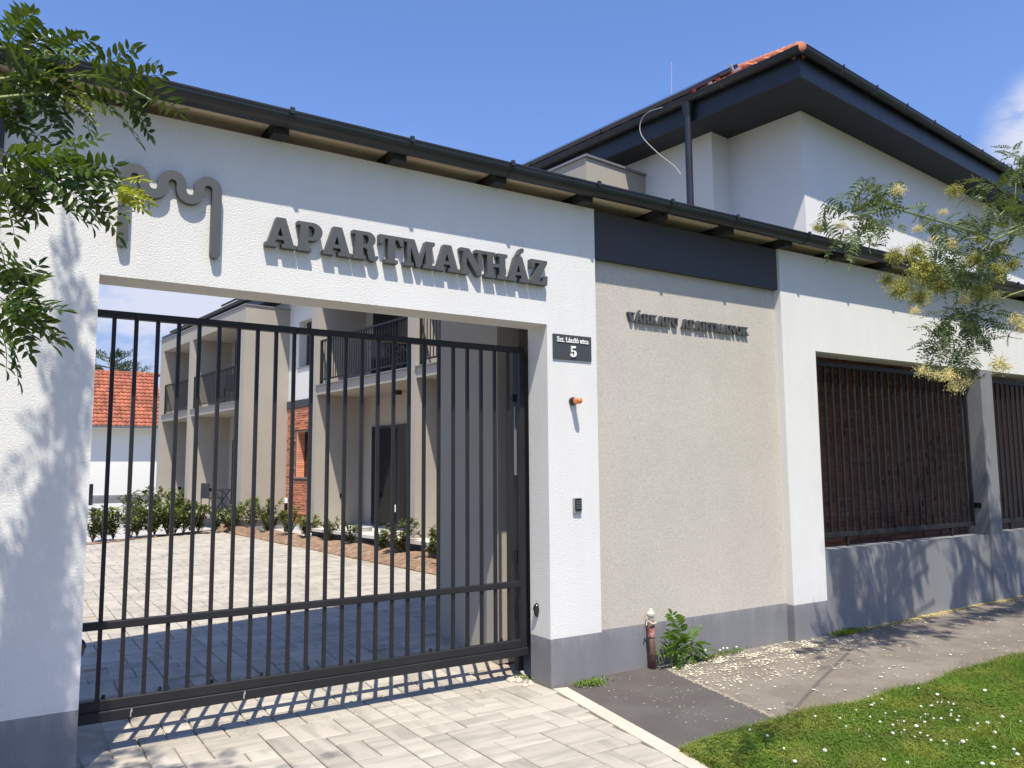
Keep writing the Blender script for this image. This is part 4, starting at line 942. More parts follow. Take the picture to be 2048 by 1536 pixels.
pl = [(ch, 4.05, 19.6, 0.416, 1.9, 'dark garden chair on the ground floor terrace beside the folding table'), (ch, 4.3, 9.9, 3.531, 2.2, 'dark chair on the nearer balcony, left of the small table'), (ch, 4.2, 8.7, 3.531, -1.2, 'dark chair on the nearer balcony, right of the small table'), (ch, 4.2, 18.3, 3.531, 2.0, 'dark chair on the far balcony behind the railing'),
      (tb, 4.1, 18.5, 0.416, 0.3, 'dark folding table with crossed legs on the ground floor terrace'), (tb, 4.3, 9.3, 3.531, 0.1, 'small dark table on the nearer balcony'), (tb, 4.25, 17.4, 3.531, 0.2, 'small dark table on the far balcony')]
seen = set()
for src, u_, v_, z_, rz, lb in pl:
    o = src if src.name not in seen else copy_tree(src); seen.add(src.name)
    o.location = uv(u_, v_, z_); o.rotation_euler.z = rz; o['label'] = lb

# ------------------------------------------------------------------ beds, shrubs, bollards
m = MB(); pts = [(1.97, 5.0), (1.93, 5.6), (1.36, 16.6), (1.2, 17.6), (1.8, 18.2), (2.1, 17.2)] 
r_ = [tuple(uv(3.9, v_, 0))[:2] for v_ in (24, 14, 4.5)]
E0 = [(1.985 - .0555 * (y_ - 5.6), y_) for y_ in np.linspace(2.0, 17.2, 40)]; E1 = [tuple(uv(3.4, v_, 0))[:2] for v_ in np.linspace(1.9, 17.2, 40)]
for i in range(40):
    for t_ in (0, .12, .35, .65, 1.0, 1.6):
        x_ = E0[i][0] * (1 - t_) + E1[i][0] * t_; y_ = E0[i][1] * (1 - t_) + E1[i][1] * t_; m.v.append(Vector((x_, y_, .095 + .13 * min(1, t_) ** .8 + (.02 * math.sin(i * 2.3 + t_ * 9) + .015 * math.sin(i * 5.1 - t_ * 13) if t_ > 0 else 0))))
for i in range(39):
    for k in range(5): a = i * 6 + k; m.f.append([a, a + 1, a + 7, a + 6])
m.build('planting_bed', M['soil'], label='bare reddish soil bed between paving and apartment house', kind='structure')
m = MB(); m.poly([(-4.0, 12.6, 0.112), (1.30, 16.95, 0.112), (1.30, 17.35, 0.112), (-4.0, 13.1, 0.112)]); m.build('planting_strip', M['soil'], label='thin soil strip at the far edge of the paving', kind='structure')
m = MB()
for i in range(120):
    t = random.random(); x = 1.97 - 0.61 * t + random.gauss(0, .03); y = 5.6 + 11 * t; r = random.uniform(0.015, 0.05); m.lathe((x + .05, y, 0.1), [(r, -0.02), (r * 1.1, r * .3), (r * .4, r * .8)], 6)
for i in range(60):
    t = random.random(); x = -4 + 5.3 * t; y = 12.7 + 4.3 * t + random.gauss(0, .05); r = random.uniform(0.015, 0.04); m.lathe((x, y, 0.1), [(r, -0.02), (r * 1.1, r * .3), (r * .4, r * .8)], 6)
m.build('soil_clods', M['soil'], label='crumbly soil clods along the edges of the beds', kind='stuff')
# cobble like mulch
def leaf_quad(m, p, d, up, L_, w_, fold=0.25):
    d = d.normalized(); sd_ = d.cross(up)
    if sd_.length < 1e-3: sd_ = d.orthogonal()
    sd_.normalize(); nn = sd_.cross(d)
    b = len(m.v)
    m.v += [p, p + d * L_ * .35 + sd_ * w_ * .5 + nn * w_ * fold, p + d * L_ * .72 + sd_ * w_ * .36 + nn * w_ * fold * .7, p + d * L_ - nn * L_ * .06, p + d * L_ * .72 - sd_ * w_ * .36 + nn * w_ * fold * .7, p + d * L_ * .35 - sd_ * w_ * .5 + nn * w_ * fold, p + d * L_ * .5]
    m.f += [[b, b + 1, b + 6], [b + 1, b + 2, b + 6], [b + 2, b + 3, b + 6], [b + 3, b + 4, b + 6], [b + 4, b + 5, b + 6], [b + 5, b, b + 6]]
def rv(): 
    a = random.uniform(0, 6.283); z = random.uniform(-1, 1); r = math.sqrt(1 - z * z); return Vector((r * math.cos(a), r * math.sin(a), z))
def shrub_meshes(seed):
    random.seed(seed); st = MB(); lf = MB(); ly = MB()
    for i in range(random.randint(11, 14)):
        a = random.uniform(0, 6.28); rr = random.uniform(0.08, 0.40); top = Vector((rr * math.cos(a), rr * math.sin(a), random.uniform(0.6, 1.0))); mid = Vector((top.x * .35, top.y * .35, top.z * .5))
        P = [Vector((0, 0, 0)), mid, top]; st.tube(P, 0.009, 5, 0.004)
        for k in range(30):
            t = random.uniform(0.25, 1.0) if k > 5 else random.uniform(.9, 1); q = mid.lerp(top, (t - .5) * 2) if t > .5 else Vector((0, 0, 0)).lerp(mid, t * 2)
            d_ = (rv() * 0.8 + Vector((math.cos(a), math.sin(a), 0)) * .25 + Vector((0, 0, .45))); leaf_quad(ly if (k < 5 and seed % 3 == 0) else lf, q, d_, Vector((0, 0, 1)), random.uniform(0.10, 0.16), random.uniform(0.042, 0.06))
    return st.mesh('stem', M['brown']), lf.mesh('foliage', M['laurel']), (ly.mesh('young_leaves', M['laurely']) if ly.v else None)
SM = [shrub_meshes(s_) for s_ in range(6)]
random.seed(21)
def shrub(i, x, y, z, sc, label, grp):
    z = z + (.06 if 'bed' in grp and 'row' not in grp else 0)
    t = root('laurel_shrub', (x, y, z), label, 'shrub', grp, rz=random.uniform(0, 6.28))
    a, b, c = SM[i % 6]
    for nm, me_ in (('stem', a), ('foliage', b), ('young_leaves', c)):
        if me_: o = bpy.data.objects.new(nm, me_); COL.objects.link(o); o.parent = t; o.scale = (sc * 1.35, sc * 1.35, sc * random.uniform(.9, 1.05))
LABR = ['low laurel shrub nearest the inner wall in the soil bed', 'upright laurel shrub just left of the nearest one', 'laurel shrub in front of the glazed terrace door', 'small laurel shrub right of the concrete pot', 'laurel shrub left of the concrete pot', 'bushy laurel shrub at the foot of the wide greige fin', 'laurel shrub below the brick wall', 'laurel shrub below the left edge of the brick', 'laurel shrub in front of the broad greige end wall', 'laurel shrub at the far corner of the bed']
for i, (px, py, sc) in enumerate([(868, 1140, .44), (838, 1130, .55), (775, 1118, .66), (745, 1110, .42), (680, 1100, .50), (640, 1092, .50), (592, 1086, .60), (560, 1080, .64), (515, 1070, .78), (488, 1064, .80)]):
    q = atz(px, py, 0.11); q = q + Vector((0.22, 0, 0)); shrub(i, q.x, q.y, 0.11, sc, LABR[i], 'young laurel shrubs in the soil bed')
LABL = ['leftmost laurel shrub of the far hedge row, beside the white pillar', 'laurel shrub between the first and second gate bars', 'yellowish laurel shrub of the far hedge row', 'laurel shrub under the orange roofed house', 'dense laurel shrub of the far hedge row', 'laurel shrub before the farthest balcony bay', 'bright green laurel shrub of the far hedge row', 'laurel shrub in front of the terrace chair', 'low laurel shrub at the right end of the far hedge row']
for i, (px, py, sc) in enumerate([(185, 1084, .80), (226, 1080, .74), (262, 1077, .70), (300, 1074, .86), (335, 1071, .84), (366, 1069, .82), (396, 1067, .72), (430, 1065, .62), (458, 1064, .56)]):
    q = atz(px, py, 0.11); shrub(i + 2, q.x, q.y, 0.11, sc, LABL[i], 'laurel hedge row at the end of the paving')
LABM = ['bushy laurel filling the gap right of the white pillar', 'bushy laurel filling the hedge below the tiled roof', 'bushy laurel filling the hedge before the farthest fin', 'bushy laurel filling the hedge before the far balcony', 'bushy laurel filling the hedge before the terrace table', 'bushy laurel at the inner corner of the paving', 'bushy laurel just right of the paving corner']
for i, (px, py, sc) in enumerate([(206, 1081, .72), (282, 1074, .74), (318, 1071, .82), (352, 1069, .80), (382, 1066, .74), (472, 1062, .66), (536, 1074, .66)]):
    q = atz(px, py, 0.11); shrub(i + 4, q.x + random.uniform(-.1, .1), q.y + .25, 0.11, sc, LABM[i], 'filling laurels of the hedge row')
LABF = ['laurel shrub behind the hedge row below the white wall', 'second row laurel shrub beside the far balcony corner', 'second row laurel shrub by the far terrace', 'second row laurel shrub near the brick']
for i, (px, py, sc) in enumerate([(262, 1046, .95), (318, 1044, 1.05), (352, 1040, 1.0), (378, 1040, .95)]):
    q = atz(px, py, 0.11); shrub(i + 1, q.x, q.y, 0.11, sc, LABF[i], 'second row of laurels near the far balconies')
def bollard(x, y, z, h, label):
    t = root('bollard_light', (x, y, z), label, 'bollard light', 'garden bollard lights')
    MB().box(x - .035, y - .035, z, x + .035, y + .035, z + h, .004).build('post', M['black'], t); MB().box(x - .034, y - .034, z + h + .001, x + .034, y + .034, z + h + .13, .004).build('lamp_head', M['whitepaint'], t)
q = uv(4.4, 15.04, 0); bollard(q.x, q.y, .1, .72, 'garden bollard light by the brick wall corner')
q = uv(3.4, 8.03, 0); bollard(q.x, q.y, .1, .79, 'garden bollard light in front of the glazed terrace door')
q = uv(3.6, 23.75, 0); bollard(q.x, q.y, .1, .80, 'garden bollard light near the far end balcony fin')
q = at(180, 1004, 38); MB().box(q.x - .1, q.y - .1, -.1, q.x + .1, q.y + .1, q.z + .85).build('garden_post', M['black'], label='thin black post in front of the distant white wall', cat='post')
q = atz(724, 1094, .1); MB().lathe((q.x, q.y, .1), [(.14, 0), (.17, .2), (.20, .37), (.21, .40), (.18, .41), (.17, .36)], 16).build('concrete_pot', M['yard'], smooth=False, label='round pale concrete pot standing in the soil bed', cat='pot')

# ------------------------------------------------------------------ far house
FH = root('far_house', (2, 42, -0.2), 'distant white house with weathered orange tiled roof', 'house')
MB().box(-6, 42.6, -0.4, 3.9, 50, 4.2).build('wall', M['housewhite'], FH); MB().box(-6.01, 42.55, -0.4, 3.91, 42.599, 0.42).build('plinth', M['plinth'], FH)
m = MB(); m.add([(-7, 41.9, 4.05), (4.1, 41.9, 4.05), (4.1, 46, 7.35), (-7, 46, 7.35), (4.1, 50, 4.05), (-7, 50, 4.05)], [[0, 1, 2, 3], [3, 2, 4, 5], [1, 4, 2], [0, 3, 5]]); m.build('roof', M['tileold'], FH)
sl2 = math.hypot(4.1, 3.3)
def PF(s, t, h): return Vector((-2.4 + s, 41.85 + t * 4.1 / sl2 - h * 3.3 / sl2, 4.08 + t * 3.3 / sl2 + h * 4.1 / sl2))
V = None
cnt = 0; tile_me = None
roof_tiles('roof_tiles', PF, 28, 15, 0.23, 0.355, M['tileold'], FH, amp=0.03, step=0.05, nsamp=4)
m = MB()
for i in range(18): m.tube([(-2.4 + i * .37, 46, 7.36), (-2.4 + i * .37 + .4, 46, 7.37)], .13, 8, .11)
m.build('ridge_tiles', M['tileold'], FH, kind='stuff')
m = gutter_mb(Vector((-6, 41.8, 4.06)), Vector((4.1, 41.8, 4.06)), Vector((0, -1, 0)), .08); m.build('gutter', M['capping'], FH)
MB().box(-6, 41.85, 3.92, 3.95, 42.6, 3.98).build('soffit', M['housewhite'], FH)
# pine behind
PN = root('pine_tree', (2.2, 52, 0), 'pine crown rising behind the distant tiled roof', 'tree')
MB().tube([(2.2, 52, 0), (2.3, 52, 5), (2.25, 52, 9.4)], .22, 8, .05).build('trunk', M['bark'], PN)
random.seed(5); m = MB(); br = MB()
for i in range(26):
    z = random.uniform(6.8, 9.1); a = random.uniform(0, 6.28); L_ = random.uniform(1.2, 2.9) * (1.25 - (z - 6.8) / 3.2); c0 = Vector((2.25, 52, z)); e = c0 + Vector((math.cos(a) * L_, math.sin(a) * L_, L_ * .28)); br.tube([c0, (c0 + e) / 2 + Vector((0, 0, -.1)), e], .05, 5, .02)
    for k in range(70):
        p = c0.lerp(e, random.uniform(.35, 1)) + rv() * .16; leaf_quad(m, p, rv() * .6 + (e - c0).normalized() * .6 + Vector((0, 0, .5)), Vector((0, 0, 1)), random.uniform(.2, .34), .05)
br.build('branches', M['bark'], PN); m.build('crown', M['pine'], PN)

# ------------------------------------------------------------------ street trees
def compound(seed, n, lf_len, lf_w, total, droop=0.25, mt=None, curl=0.3):
    random.seed(seed); m = MB(); pts = []
    for i in range(7):
        t = i / 6; pts.append(Vector((t * total, 0, -droop * total * t * t)))
    m.tube(pts, 0.0016, 3, 0.0008)
    for k in range(n):
        t = 0.14 + 0.80 * k / (n - 1); i = min(5, int(t * 6)); p = pts[i].lerp(pts[i + 1], t * 6 - i)
        sz = (0.75 + 0.5 * math.sin(math.pi * min(1, t * .9 + .15))) 
        for s_ in (-1, 1):
            d_ = Vector((0.42 + random.uniform(-.12, .12), s_, random.uniform(-.35, .15)))
            leaf_quad(m, p, d_, Vector((random.uniform(-.25, .25), random.uniform(-.25, .25), 1)), lf_len * sz * random.uniform(.85, 1.1), lf_w * sz, curl * random.uniform(.2, 1))
    leaf_quad(m, pts[-1] * .97, Vector((1, 0, -.2)), Vector((0, .2, 1)), lf_len, lf_w)
    return m.mesh('leaf', mt)
def orient(o, d_, roll):
    d_ = d_.normalized(); q = d_.to_track_quat('X', 'Z'); o.rotation_mode = 'QUATERNION'; from mathutils import Quaternion
    o.rotation_quaternion = q @ Quaternion((1, 0, 0), roll)
LM = [compound(100 + i, 6 + i % 2, 0.047, 0.0155, 0.125 + 0.015 * (i % 3), 0.2, M['leafL']) for i in range(6)]
LY = [compound(200 + i, 6, 0.028, 0.010, 0.085, 0.3, M['leafY']) for i in range(3)]
LR = [compound(300 + i, 7 + i % 3, 0.044, 0.016, 0.20 + 0.02 * (i % 3), 0.35, M['leafR']) for i in range(6)]
LB = [compound(400 + i, 7, 0.085, 0.032, 0.26, 0.35, M['leafB']) for i in range(4)]
random.seed(31)
TL = root('street_tree', (-4.75, -2.7, 0), 'leafy street tree reaching in at the upper left with glossy pinnate leaves', 'tree', 'pagoda trees planted along the verge')
MB().tube([(-4.75, -2.7, -.05), (-4.72, -2.68, 1.0), (-4.70, -2.72, 2.0), (-4.62, -2.75, 2.9), (-4.6, -2.7, 3.8), (-4.55, -2.6, 4.8)], .075, 10, .02).build('trunk', M['bark'], TL, smooth=True)
L1 = [((20, 62), (50, 40)), ((5, 62), (48, 44)), ((12, 100), (38, 66)), ((38, 95), (85, 75)), ((70, 108), (118, 78)), ((120, 130), (165, 92)), ((180, 152), (232, 108)), ((155, 162), (212, 172)), ((228, 165), (315, 142)), ((268, 152), (300, 125)), ((250, 188), (290, 238)), ((200, 195), (262, 245)),
      ((150, 188), (185, 235)), ((110, 180), (130, 240)), ((60, 150), (115, 130)), ((60, 190), (100, 235)), ((30, 170), (35, 225)), ((0, 122), (40, 145)), ((0, 200), (45, 242)), ((70, 140), (105, 165)), ((20, 130), (65, 150)), ((0, 90), (35, 112)), ((40, 120), (85, 108)), ((100, 150), (150, 140)), ((90, 200), (125, 238)), ((10, 225), (45, 245)),
      ((0, 150), (50, 175)), ((20, 180), (70, 200)), ((50, 120), (95, 150)), ((0, 105), (60, 125)), ((80, 170), (130, 190)), ((0, 60), (20, 32)), ((130, 165), (175, 185)), ((0, 170), (25, 215)), ((40, 165), (80, 195)),
      ((200, 178), (245, 200)), ((100, 105), (140, 90)), ((5, 130), (50, 105)), ((0, 140), (30, 165)), ((60, 100), (90, 85)), ((190, 175), (215, 145)), ((285, 160), (318, 185))]
L2 = [((0, 312), (85, 303)), ((85, 320), (137, 287)), ((90, 335), (142, 330)), ((120, 345), (165, 318)), ((140, 352), (228, 325)), ((150, 360), (235, 342)), ((160, 362), (180, 398)), ((60, 345), (85, 425)), ((40, 350), (45, 420)), ((30, 340), (88, 428)), ((100, 368), (178, 425)), ((170, 378), (232, 442)),
      ((0, 330), (60, 350)), ((0, 360), (30, 410)), ((60, 330), (122, 350)), ((0, 300), (60, 330)), ((20, 320), (90, 345)), ((100, 345), (150, 385)), ((120, 360), (165, 400)), ((0, 345), (50, 375)), ((50, 325), (110, 365)), ((5, 320), (40, 300)), ((130, 335), (190, 350)), ((0, 380), (20, 420)), ((75, 350), (140, 400)), ((30, 335), (75, 375)), ((205, 360), (225, 385)), ((0, 335), (40, 395)), ((20, 345), (60, 400)), ((60, 310), (100, 330))]
L3 = [((0, 482), (28, 510)), ((0, 492), (18, 540)), ((5, 530), (38, 568)), ((0, 602), (58, 600)), ((30, 608), (117, 605)), ((45, 612), (107, 650)), ((32, 600), (50, 572)), ((35, 603), (62, 662)), ((0, 640), (28, 690)), ((0, 660), (20, 697)), ((10, 600), (40, 560)), ((0, 612), (22, 640)), ((0, 520), (30, 545)), ((0, 595), (35, 615)), ((20, 605), (70, 640))]
def place(lst, y0, meshes, par, jy=0.12):
    for a, b in lst:
        y = y0 + random.uniform(-jy, jy); p = at(a[0], a[1], y); q = at(b[0], b[1], y + random.uniform(-.06, .06)); d_ = q - p; me_ = random.choice(meshes); L_ = d_.length
        base = max(v_.co.x for v_ in me_.vertices); sc = min(1.25, max(.8, L_ / base))
        o = bpy.data.objects.new('leaf', me_); COL.objects.link(o); o.parent = par; o.location = p - wloc(par); orient(o, d_, random.uniform(-.9, .9)); o.scale = (sc,) * 3
place(L1, -3.0, LM, TL); place(L2, -3.05, LM, TL); place(L3, -3.1, LM, TL)
place([((125, 178), (168, 172)), ((135, 205), (190, 232)), ((120, 195), (165, 200)), ((60, 165), (115, 140)), ((85, 150), (120, 125))], -3.1, LY, TL, .03)
place([((230, 378), (312, 420)), ((243, 362), (287, 347)), ((240, 368), (310, 385)), ((235, 385), (280, 395)), ((245, 372), (290, 400))], -3.15, LY, TL, .03)
tw = MB()
for pts in ([(-60, 170), (0, 158), (90, 150), (180, 152), (250, 165)], [(-60, 210), (0, 195), (120, 182), (190, 190)], [(-60, 330), (0, 330), (80, 345), (170, 365), (232, 375)], [(-60, 360), (20, 350), (70, 360), (110, 390)], [(-60, 620), (0, 608), (50, 606), (100, 618)], [(-50, 110), (0, 95), (60, 100), (110, 112)], [(232, 162), (300, 200), (285, 215)]):
    tw.tube([at(x, y, -3.05) for x, y in pts], .005, 5, .0018)
tw.tube([(-4.66, -2.75, 2.4), (-4.1, -2.95, 2.5), at(-60, 330, -3.05)], .02, 6, .008); tw.tube([(-4.62, -2.75, 2.8), (-4.1, -2.95, 2.75), at(-60, 170, -3.05)], .02, 6, .008); tw.tube([(-4.7, -2.75, 1.9), (-4.1, -2.95, 2.0), at(-60, 620, -3.1)], .012, 6, .006)
tw.build('branches', M['twig'], TL)
# crown outside the frame as one mass
def crown_mass(name, par, n, centers, meshes_param, mt, keep):
    VV_ = []; FF_ = []; base = []
    src = meshes_param; arr = []
    for me_ in src:
        c = np.empty(len(me_.vertices) * 3); me_.vertices.foreach_get('co', c); tri = [list(p.vertices) for p in me_.polygons]; tri = [t for t in tri if len(t) in (3, 4)]
        tri = [t for t in tri if len(t) == 3]; arr.append((c.reshape(-1, 3), np.array(tri)))
    off = 0; cnt = 0; tries = 0
    while cnt < n and tries < n * 20:
        tries += 1; c0, rad = random.choice(centers); p = Vector(c0) + Vector((random.gauss(0, rad[0]), random.gauss(0, rad[1]), random.gauss(0, rad[2])))
        if not keep(p): continue
        c, t = random.choice(arr); d_ = (rv() + Vector((0, 0, -.2))).normalized(); q = d_.to_track_quat('X', 'Z').to_matrix(); Q = np.array(q); VV_.append(c @ Q.T + np.array(p)); FF_.append(t + off); off += len(c); cnt += 1
    return npmesh(name, np.concatenate(VV_), np.concatenate(FF_), mt, parent=par, kind='stuff')
def outL(p):
    v_ = p - CAM; z = v_.dot(F_)
    if z < 0.05: return p.y > -4.6
    x = 1024 + FPX * v_.dot(R_) / z; y = 768 - FPX * v_.dot(U_) / z
    return (x < -55 or (y < -55 and x < 600)) and p.z > 1.2 and p.y > -3.6
def crown_for_shadow(name, par, targets, meshes, mt, keep):
    """unseen crown leaves placed for the shadow they cast: each (x, y, z, sx, sz, n, t0, t1) is a gap-free part of the crown, up the sun's ray from a spot of the wall or ground"""
    arr = []
    for me_ in meshes:
        c = np.empty(len(me_.vertices) * 3); me_.vertices.foreach_get('co', c); arr.append((c.reshape(-1, 3), np.array([list(p.vertices) for p in me_.polygons if len(p.vertices) == 3])))
    VS = []; FS = []; off = 0; tot = 0
    for x, y, z, sx, sy, sz, n, t0, t1 in targets:
        k = 0; tr = 0
        while k < n and tr < n * 12:
            tr += 1; t = random.uniform(t0, t1); p = Vector((x + random.gauss(0, sx) - .45 * t, y + random.gauss(0, sy) - t, z + random.gauss(0, sz) + 2.1 * t))
            if not keep(p): continue
            c, tt = random.choice(arr); d_ = (rv() + Vector((0, 0, -.4))).normalized(); q = d_.to_track_quat('X', 'Z').to_matrix(); VS.append(c @ np.array(q).T + np.array(p)); FS.append(tt + off); off += len(c); k += 1
        tot += k
    return npmesh(name, np.concatenate(VS), np.concatenate(FS), mt, parent=par, kind='stuff')
crown_for_shadow('crown', TL, [(-3.27, 0, 2.8, .04, 0, .12, 5, 1.2, 1.6), (-3.29, 0, 2.45, .05, 0, .15, 15, 1.2, 1.7), (-3.27, 0, 2.05, .05, 0, .15, 17, 1.2, 1.7), (-3.30, 0, 1.7, .05, 0, .15, 18, 1.2, 1.7), (-3.33, 0, 1.35, .06, 0, .15, 24, 1.2, 1.7), (-3.38, 0, .95, .09, 0, .15, 52, 1.2, 1.8), (-3.42, 0, .55, .13, 0, .17, 105, 1.3, 1.9), (-3.42, 0, .12, .16, 0, .15, 105, 1.3, 1.9),  # out of view, set so leaf shadows fall on left pillar and driveway
  (-2.95, -.25, 0, .20, .12, 0, 75, 1.9, 2.6), (-3.0, -.8, 0, .22, .18, 0, 75, 1.9, 2.6), (-2.5, -.45, 0, .2, .10, 0, 26, 1.9, 2.6), (-2.4, -.95, 0, .2, .1, 0, 20, 1.9, 2.6), (-3.0, .15, 0, .2, .1, 0, 30, 1.9, 2.4)], LM, M['leafL'], outL)
crown_mass('crown', TL, 2400, [((-5.2, -2.4, 3.2), (.3, .5, .6)), ((-4.95, -3.0, 4.4), (.25, .4, .5)), ((-5.1, -1.2, 2.4), (.2, .3, .6)), ((-5.1, -1.9, 4.4), (.25, .4, .5))], LM, M['leafL'], outL)  # extra crown leaves added out of view to dim sky light on left pillar

MB().tube([(-4.58, -2.65, 4.2), (-4.2, -1.9, 4.6), (-3.95, -1.5, 5.0)], .02, 6, .006).tube([(-4.6, -2.7, 3.2), (-4.3, -2.0, 3.6), (-4.1, -1.6, 4.0)], .02, 6, .006).tube([(-4.58, -2.7, 4.3), (-4.1, -2.8, 4.8), (-3.7, -2.6, 5.0)], .02, 6, .006).build('limbs', M['bark'], TL)
TR = root('street_tree', (6.9, -2.9, 0), 'flowering pagoda tree whose branch with cream blossom hangs in from the right', 'tree', 'pagoda trees planted along the verge')
MB().tube([(6.9, -2.9, -.05), (6.88, -2.9, 1.3), (6.85, -2.88, 2.5), (6.8, -2.8, 3.6), (6.7, -2.6, 4.8), (6.6, -2.5, 6.0)], .11, 10, .03).build('trunk', M['bark'], TR, smooth=True)
random.seed(77)
CL = [(1662, 440, 30, 42, -3.2, 10), (1745, 398, 52, 38, -3.1, 34), (1742, 450, 30, 44, -3.1, 24), (1690, 482, 36, 22, -3.15, 8), (1840, 430, 50, 30, -2.9, 6), (1880, 460, 60, 30, -2.0, 12), (1995, 395, 45, 36, -1.6, 16), (2035, 320, 22, 36, -1.5, 10), (2025, 430, 34, 40, -1.5, 14), (1950, 450, 55, 36, -1.6, 12), (1935, 520, 90, 32, -1.5, 30), (1865, 535, 60, 34, -1.5, 14), (1955, 565, 60, 26, -1.5, 14),
      (1905, 640, 60, 26, -1.5, 22), (1915, 690, 70, 40, -1.5, 34), (1870, 680, 30, 36, -1.5, 12), (1965, 620, 46, 34, -1.5, 14), (1990, 660, 40, 30, -1.5, 8), (1935, 735, 36, 22, -1.5, 8)]
for cx, cy, rx, ry, y, n in CL:
    c0 = at(cx, cy, y)
    for i in range(n):
        a = random.uniform(0, 6.28); f = math.sqrt(random.random()); px = cx + rx * f * math.cos(a); py = cy + ry * f * math.sin(a); yy = y + random.uniform(-.28, .28)
        p = at(px, py, yy); out_ = (p - c0).normalized() if (p - c0).length > .02 else rv(); d_ = out_ * .9 + rv() * .8 + Vector((0, 0, -.15))
        o = bpy.data.objects.new('leaf', random.choice(LR)); COL.objects.link(o); o.parent = TR; o.location = p - d_.normalized() * .09 - wloc(TR); orient(o, d_, random.uniform(-1.2, 1.2)); o.scale = (random.uniform(.7, 1.0) * (1 if y > -2.5 else .62),) * 3

def extra_foliage():
    c3 = []
    for cx, cy, rx, ry, y in [(1950, 530, 95, 40, -1.45), (1880, 545, 60, 36, -1.4), (1985, 420, 60, 60, -1.5), (2030, 360, 22, 70, -1.4), (1920, 680, 75, 50, -1.4), (1960, 600, 50, 40, -1.4), (1960, 480, 80, 30, -1.5)]:
        for i in range(36):
            a = random.uniform(0, 6.28); f = math.sqrt(random.random()); c3.append(at(cx + rx * f * math.cos(a), cy + ry * f * math.sin(a), y + random.uniform(-.3, .3)))
    arr = []
    for me_ in LR:
        c = np.empty(len(me_.vertices) * 3); me_.vertices.foreach_get('co', c); arr.append((c.reshape(-1, 3) * .85, np.array([list(p.vertices) for p in me_.polygons if len(p.vertices) == 3])))
    VS = []; FS = []; off = 0
    for p in c3:
        c, t = random.choice(arr); q = (rv() + Vector((-.3, 0, -.1))).normalized().to_track_quat('X', 'Z').to_matrix(); VS.append(c @ np.array(q).T + np.array(p)); FS.append(t + off); off += len(c)
    npmesh('foliage', np.concatenate(VS), np.concatenate(FS), M['leafR'], parent=TR, kind='stuff')
extra_foliage()
def blossom_mesh(seed, mt, n=330, stem=40):
    random.seed(seed); m = MB()
    for i in range(n):
        d_ = rv(); rr = random.uniform(.1, 1) ** .6 * (0.8 + .45 * math.sin(6 * d_.x + seed) * math.sin(5 * d_.y + 3 * d_.z)); p = Vector((d_.x, d_.y, d_.z * .8)) * rr; s_ = random.uniform(.03, .075); b = len(m.v)
        e1 = rv() * s_; e2 = e1.cross(rv()).normalized() * s_; e3 = e1.cross(e2).normalized() * s_ * .8
        m.v += [p + e1, p - e1, p + e2, p - e2, p + e3, p - e3]
        m.f += [[b, b + 2, b + 4], [b + 2, b + 1, b + 4], [b + 1, b + 3, b + 4], [b + 3, b, b + 4], [b + 2, b, b + 5], [b + 1, b + 2, b + 5], [b + 3, b + 1, b + 5], [b, b + 3, b + 5]]
    for i in range(stem):
        d_ = rv(); a = Vector((0, 0, .3)) * random.random(); e = d_ * random.uniform(.6, 1.08); m.tube([a, a.lerp(e, .5) + rv() * .08, e], .012, 3, .008, cap=False)
    return m.mesh('blossom_cluster', mt)
BC = [blossom_mesh(500 + i, M['blossom']) for i in range(3)]; BY = [blossom_mesh(510 + i, M['bud'], 420, 170) for i in range(3)]
random.seed(9)
for px, py, r_, y, k in [(1795, 380, 18, -3.1, 0), (1908, 382, 19, -1.9, 1), (1682, 452, 14, -3.15, 0), (1634, 456, 11, -3.2, 1), (1886, 425, 11, -1.9, 0), (1835, 458, 13, -2.9, 0), (1868, 478, 12, -1.9, 0), (1900, 488, 18, -1.8, 0), (1830, 505, 26, -1.7, 1), (1790, 512, 22, -1.8, 1), (1850, 545, 36, -1.6, 1), (1800, 578, 30, -1.7, 1), (1840, 595, 26, -1.6, 1), (1775, 560, 18, -1.7, 1), (1880, 575, 22, -1.6, 1), (1830, 622, 14, -1.6, 0),
                         (1950, 520, 26, -1.6, 1), (1990, 545, 26, -1.6, 1), (1960, 585, 24, -1.6, 1), (1930, 600, 16, -1.6, 0), (2000, 500, 24, -1.5, 0), (2025, 530, 18, -1.5, 1), (1990, 590, 14, -1.5, 0), (1845, 742, 18, -1.6, 0), (1872, 750, 16, -1.6, 0), (1895, 752, 22, -1.6, 0), (1910, 775, 20, -1.6, 0), (1932, 765, 14, -1.6, 0), (2000, 730, 25, -1.5, 0), (2032, 640, 20, -1.5, 0), (2045, 655, 18, -1.5, 0), (1960, 480, 14, -1.6, 1)]:
    p = at(px, py, y); sc = r_ / FPX * (p - CAM).dot(F_); o = bpy.data.objects.new('blossom_cluster', random.choice(BY if k else BC)); COL.objects.link(o); o.parent = TR; o.location = p - wloc(TR); o.rotation_euler = (random.uniform(-.3, .3), random.uniform(-.3, .3), random.uniform(0, 6)); o.scale = (sc * 1.1,) * 3
br = MB()
def bp(lst, r, r2): br.tube([at(x, y, yy) for x, y, yy in lst], r, 6, r2)
bp([(1680, 440, -3.1), (1785, 416, -3.0), (1870, 440, -2.5), (1955, 465, -1.8), (1985, 480, -1.6)], .003, .011)
bp([(1880, 505, -1.7), (1905, 482, -1.7), (1955, 475, -1.6), (2010, 462, -1.5), (2060, 440, -1.5)], .005, .012)
bp([(1985, 480, -1.6), (2010, 470, -1.6), (2060, 448, -1.6)], .010, .014)
bp([(1990, 605, -1.5), (2020, 590, -1.5), (2060, 578, -1.5)], .006, .011)
bp([(1920, 640, -1.5), (1950, 620, -1.5), (1990, 605, -1.5)], .004, .006)
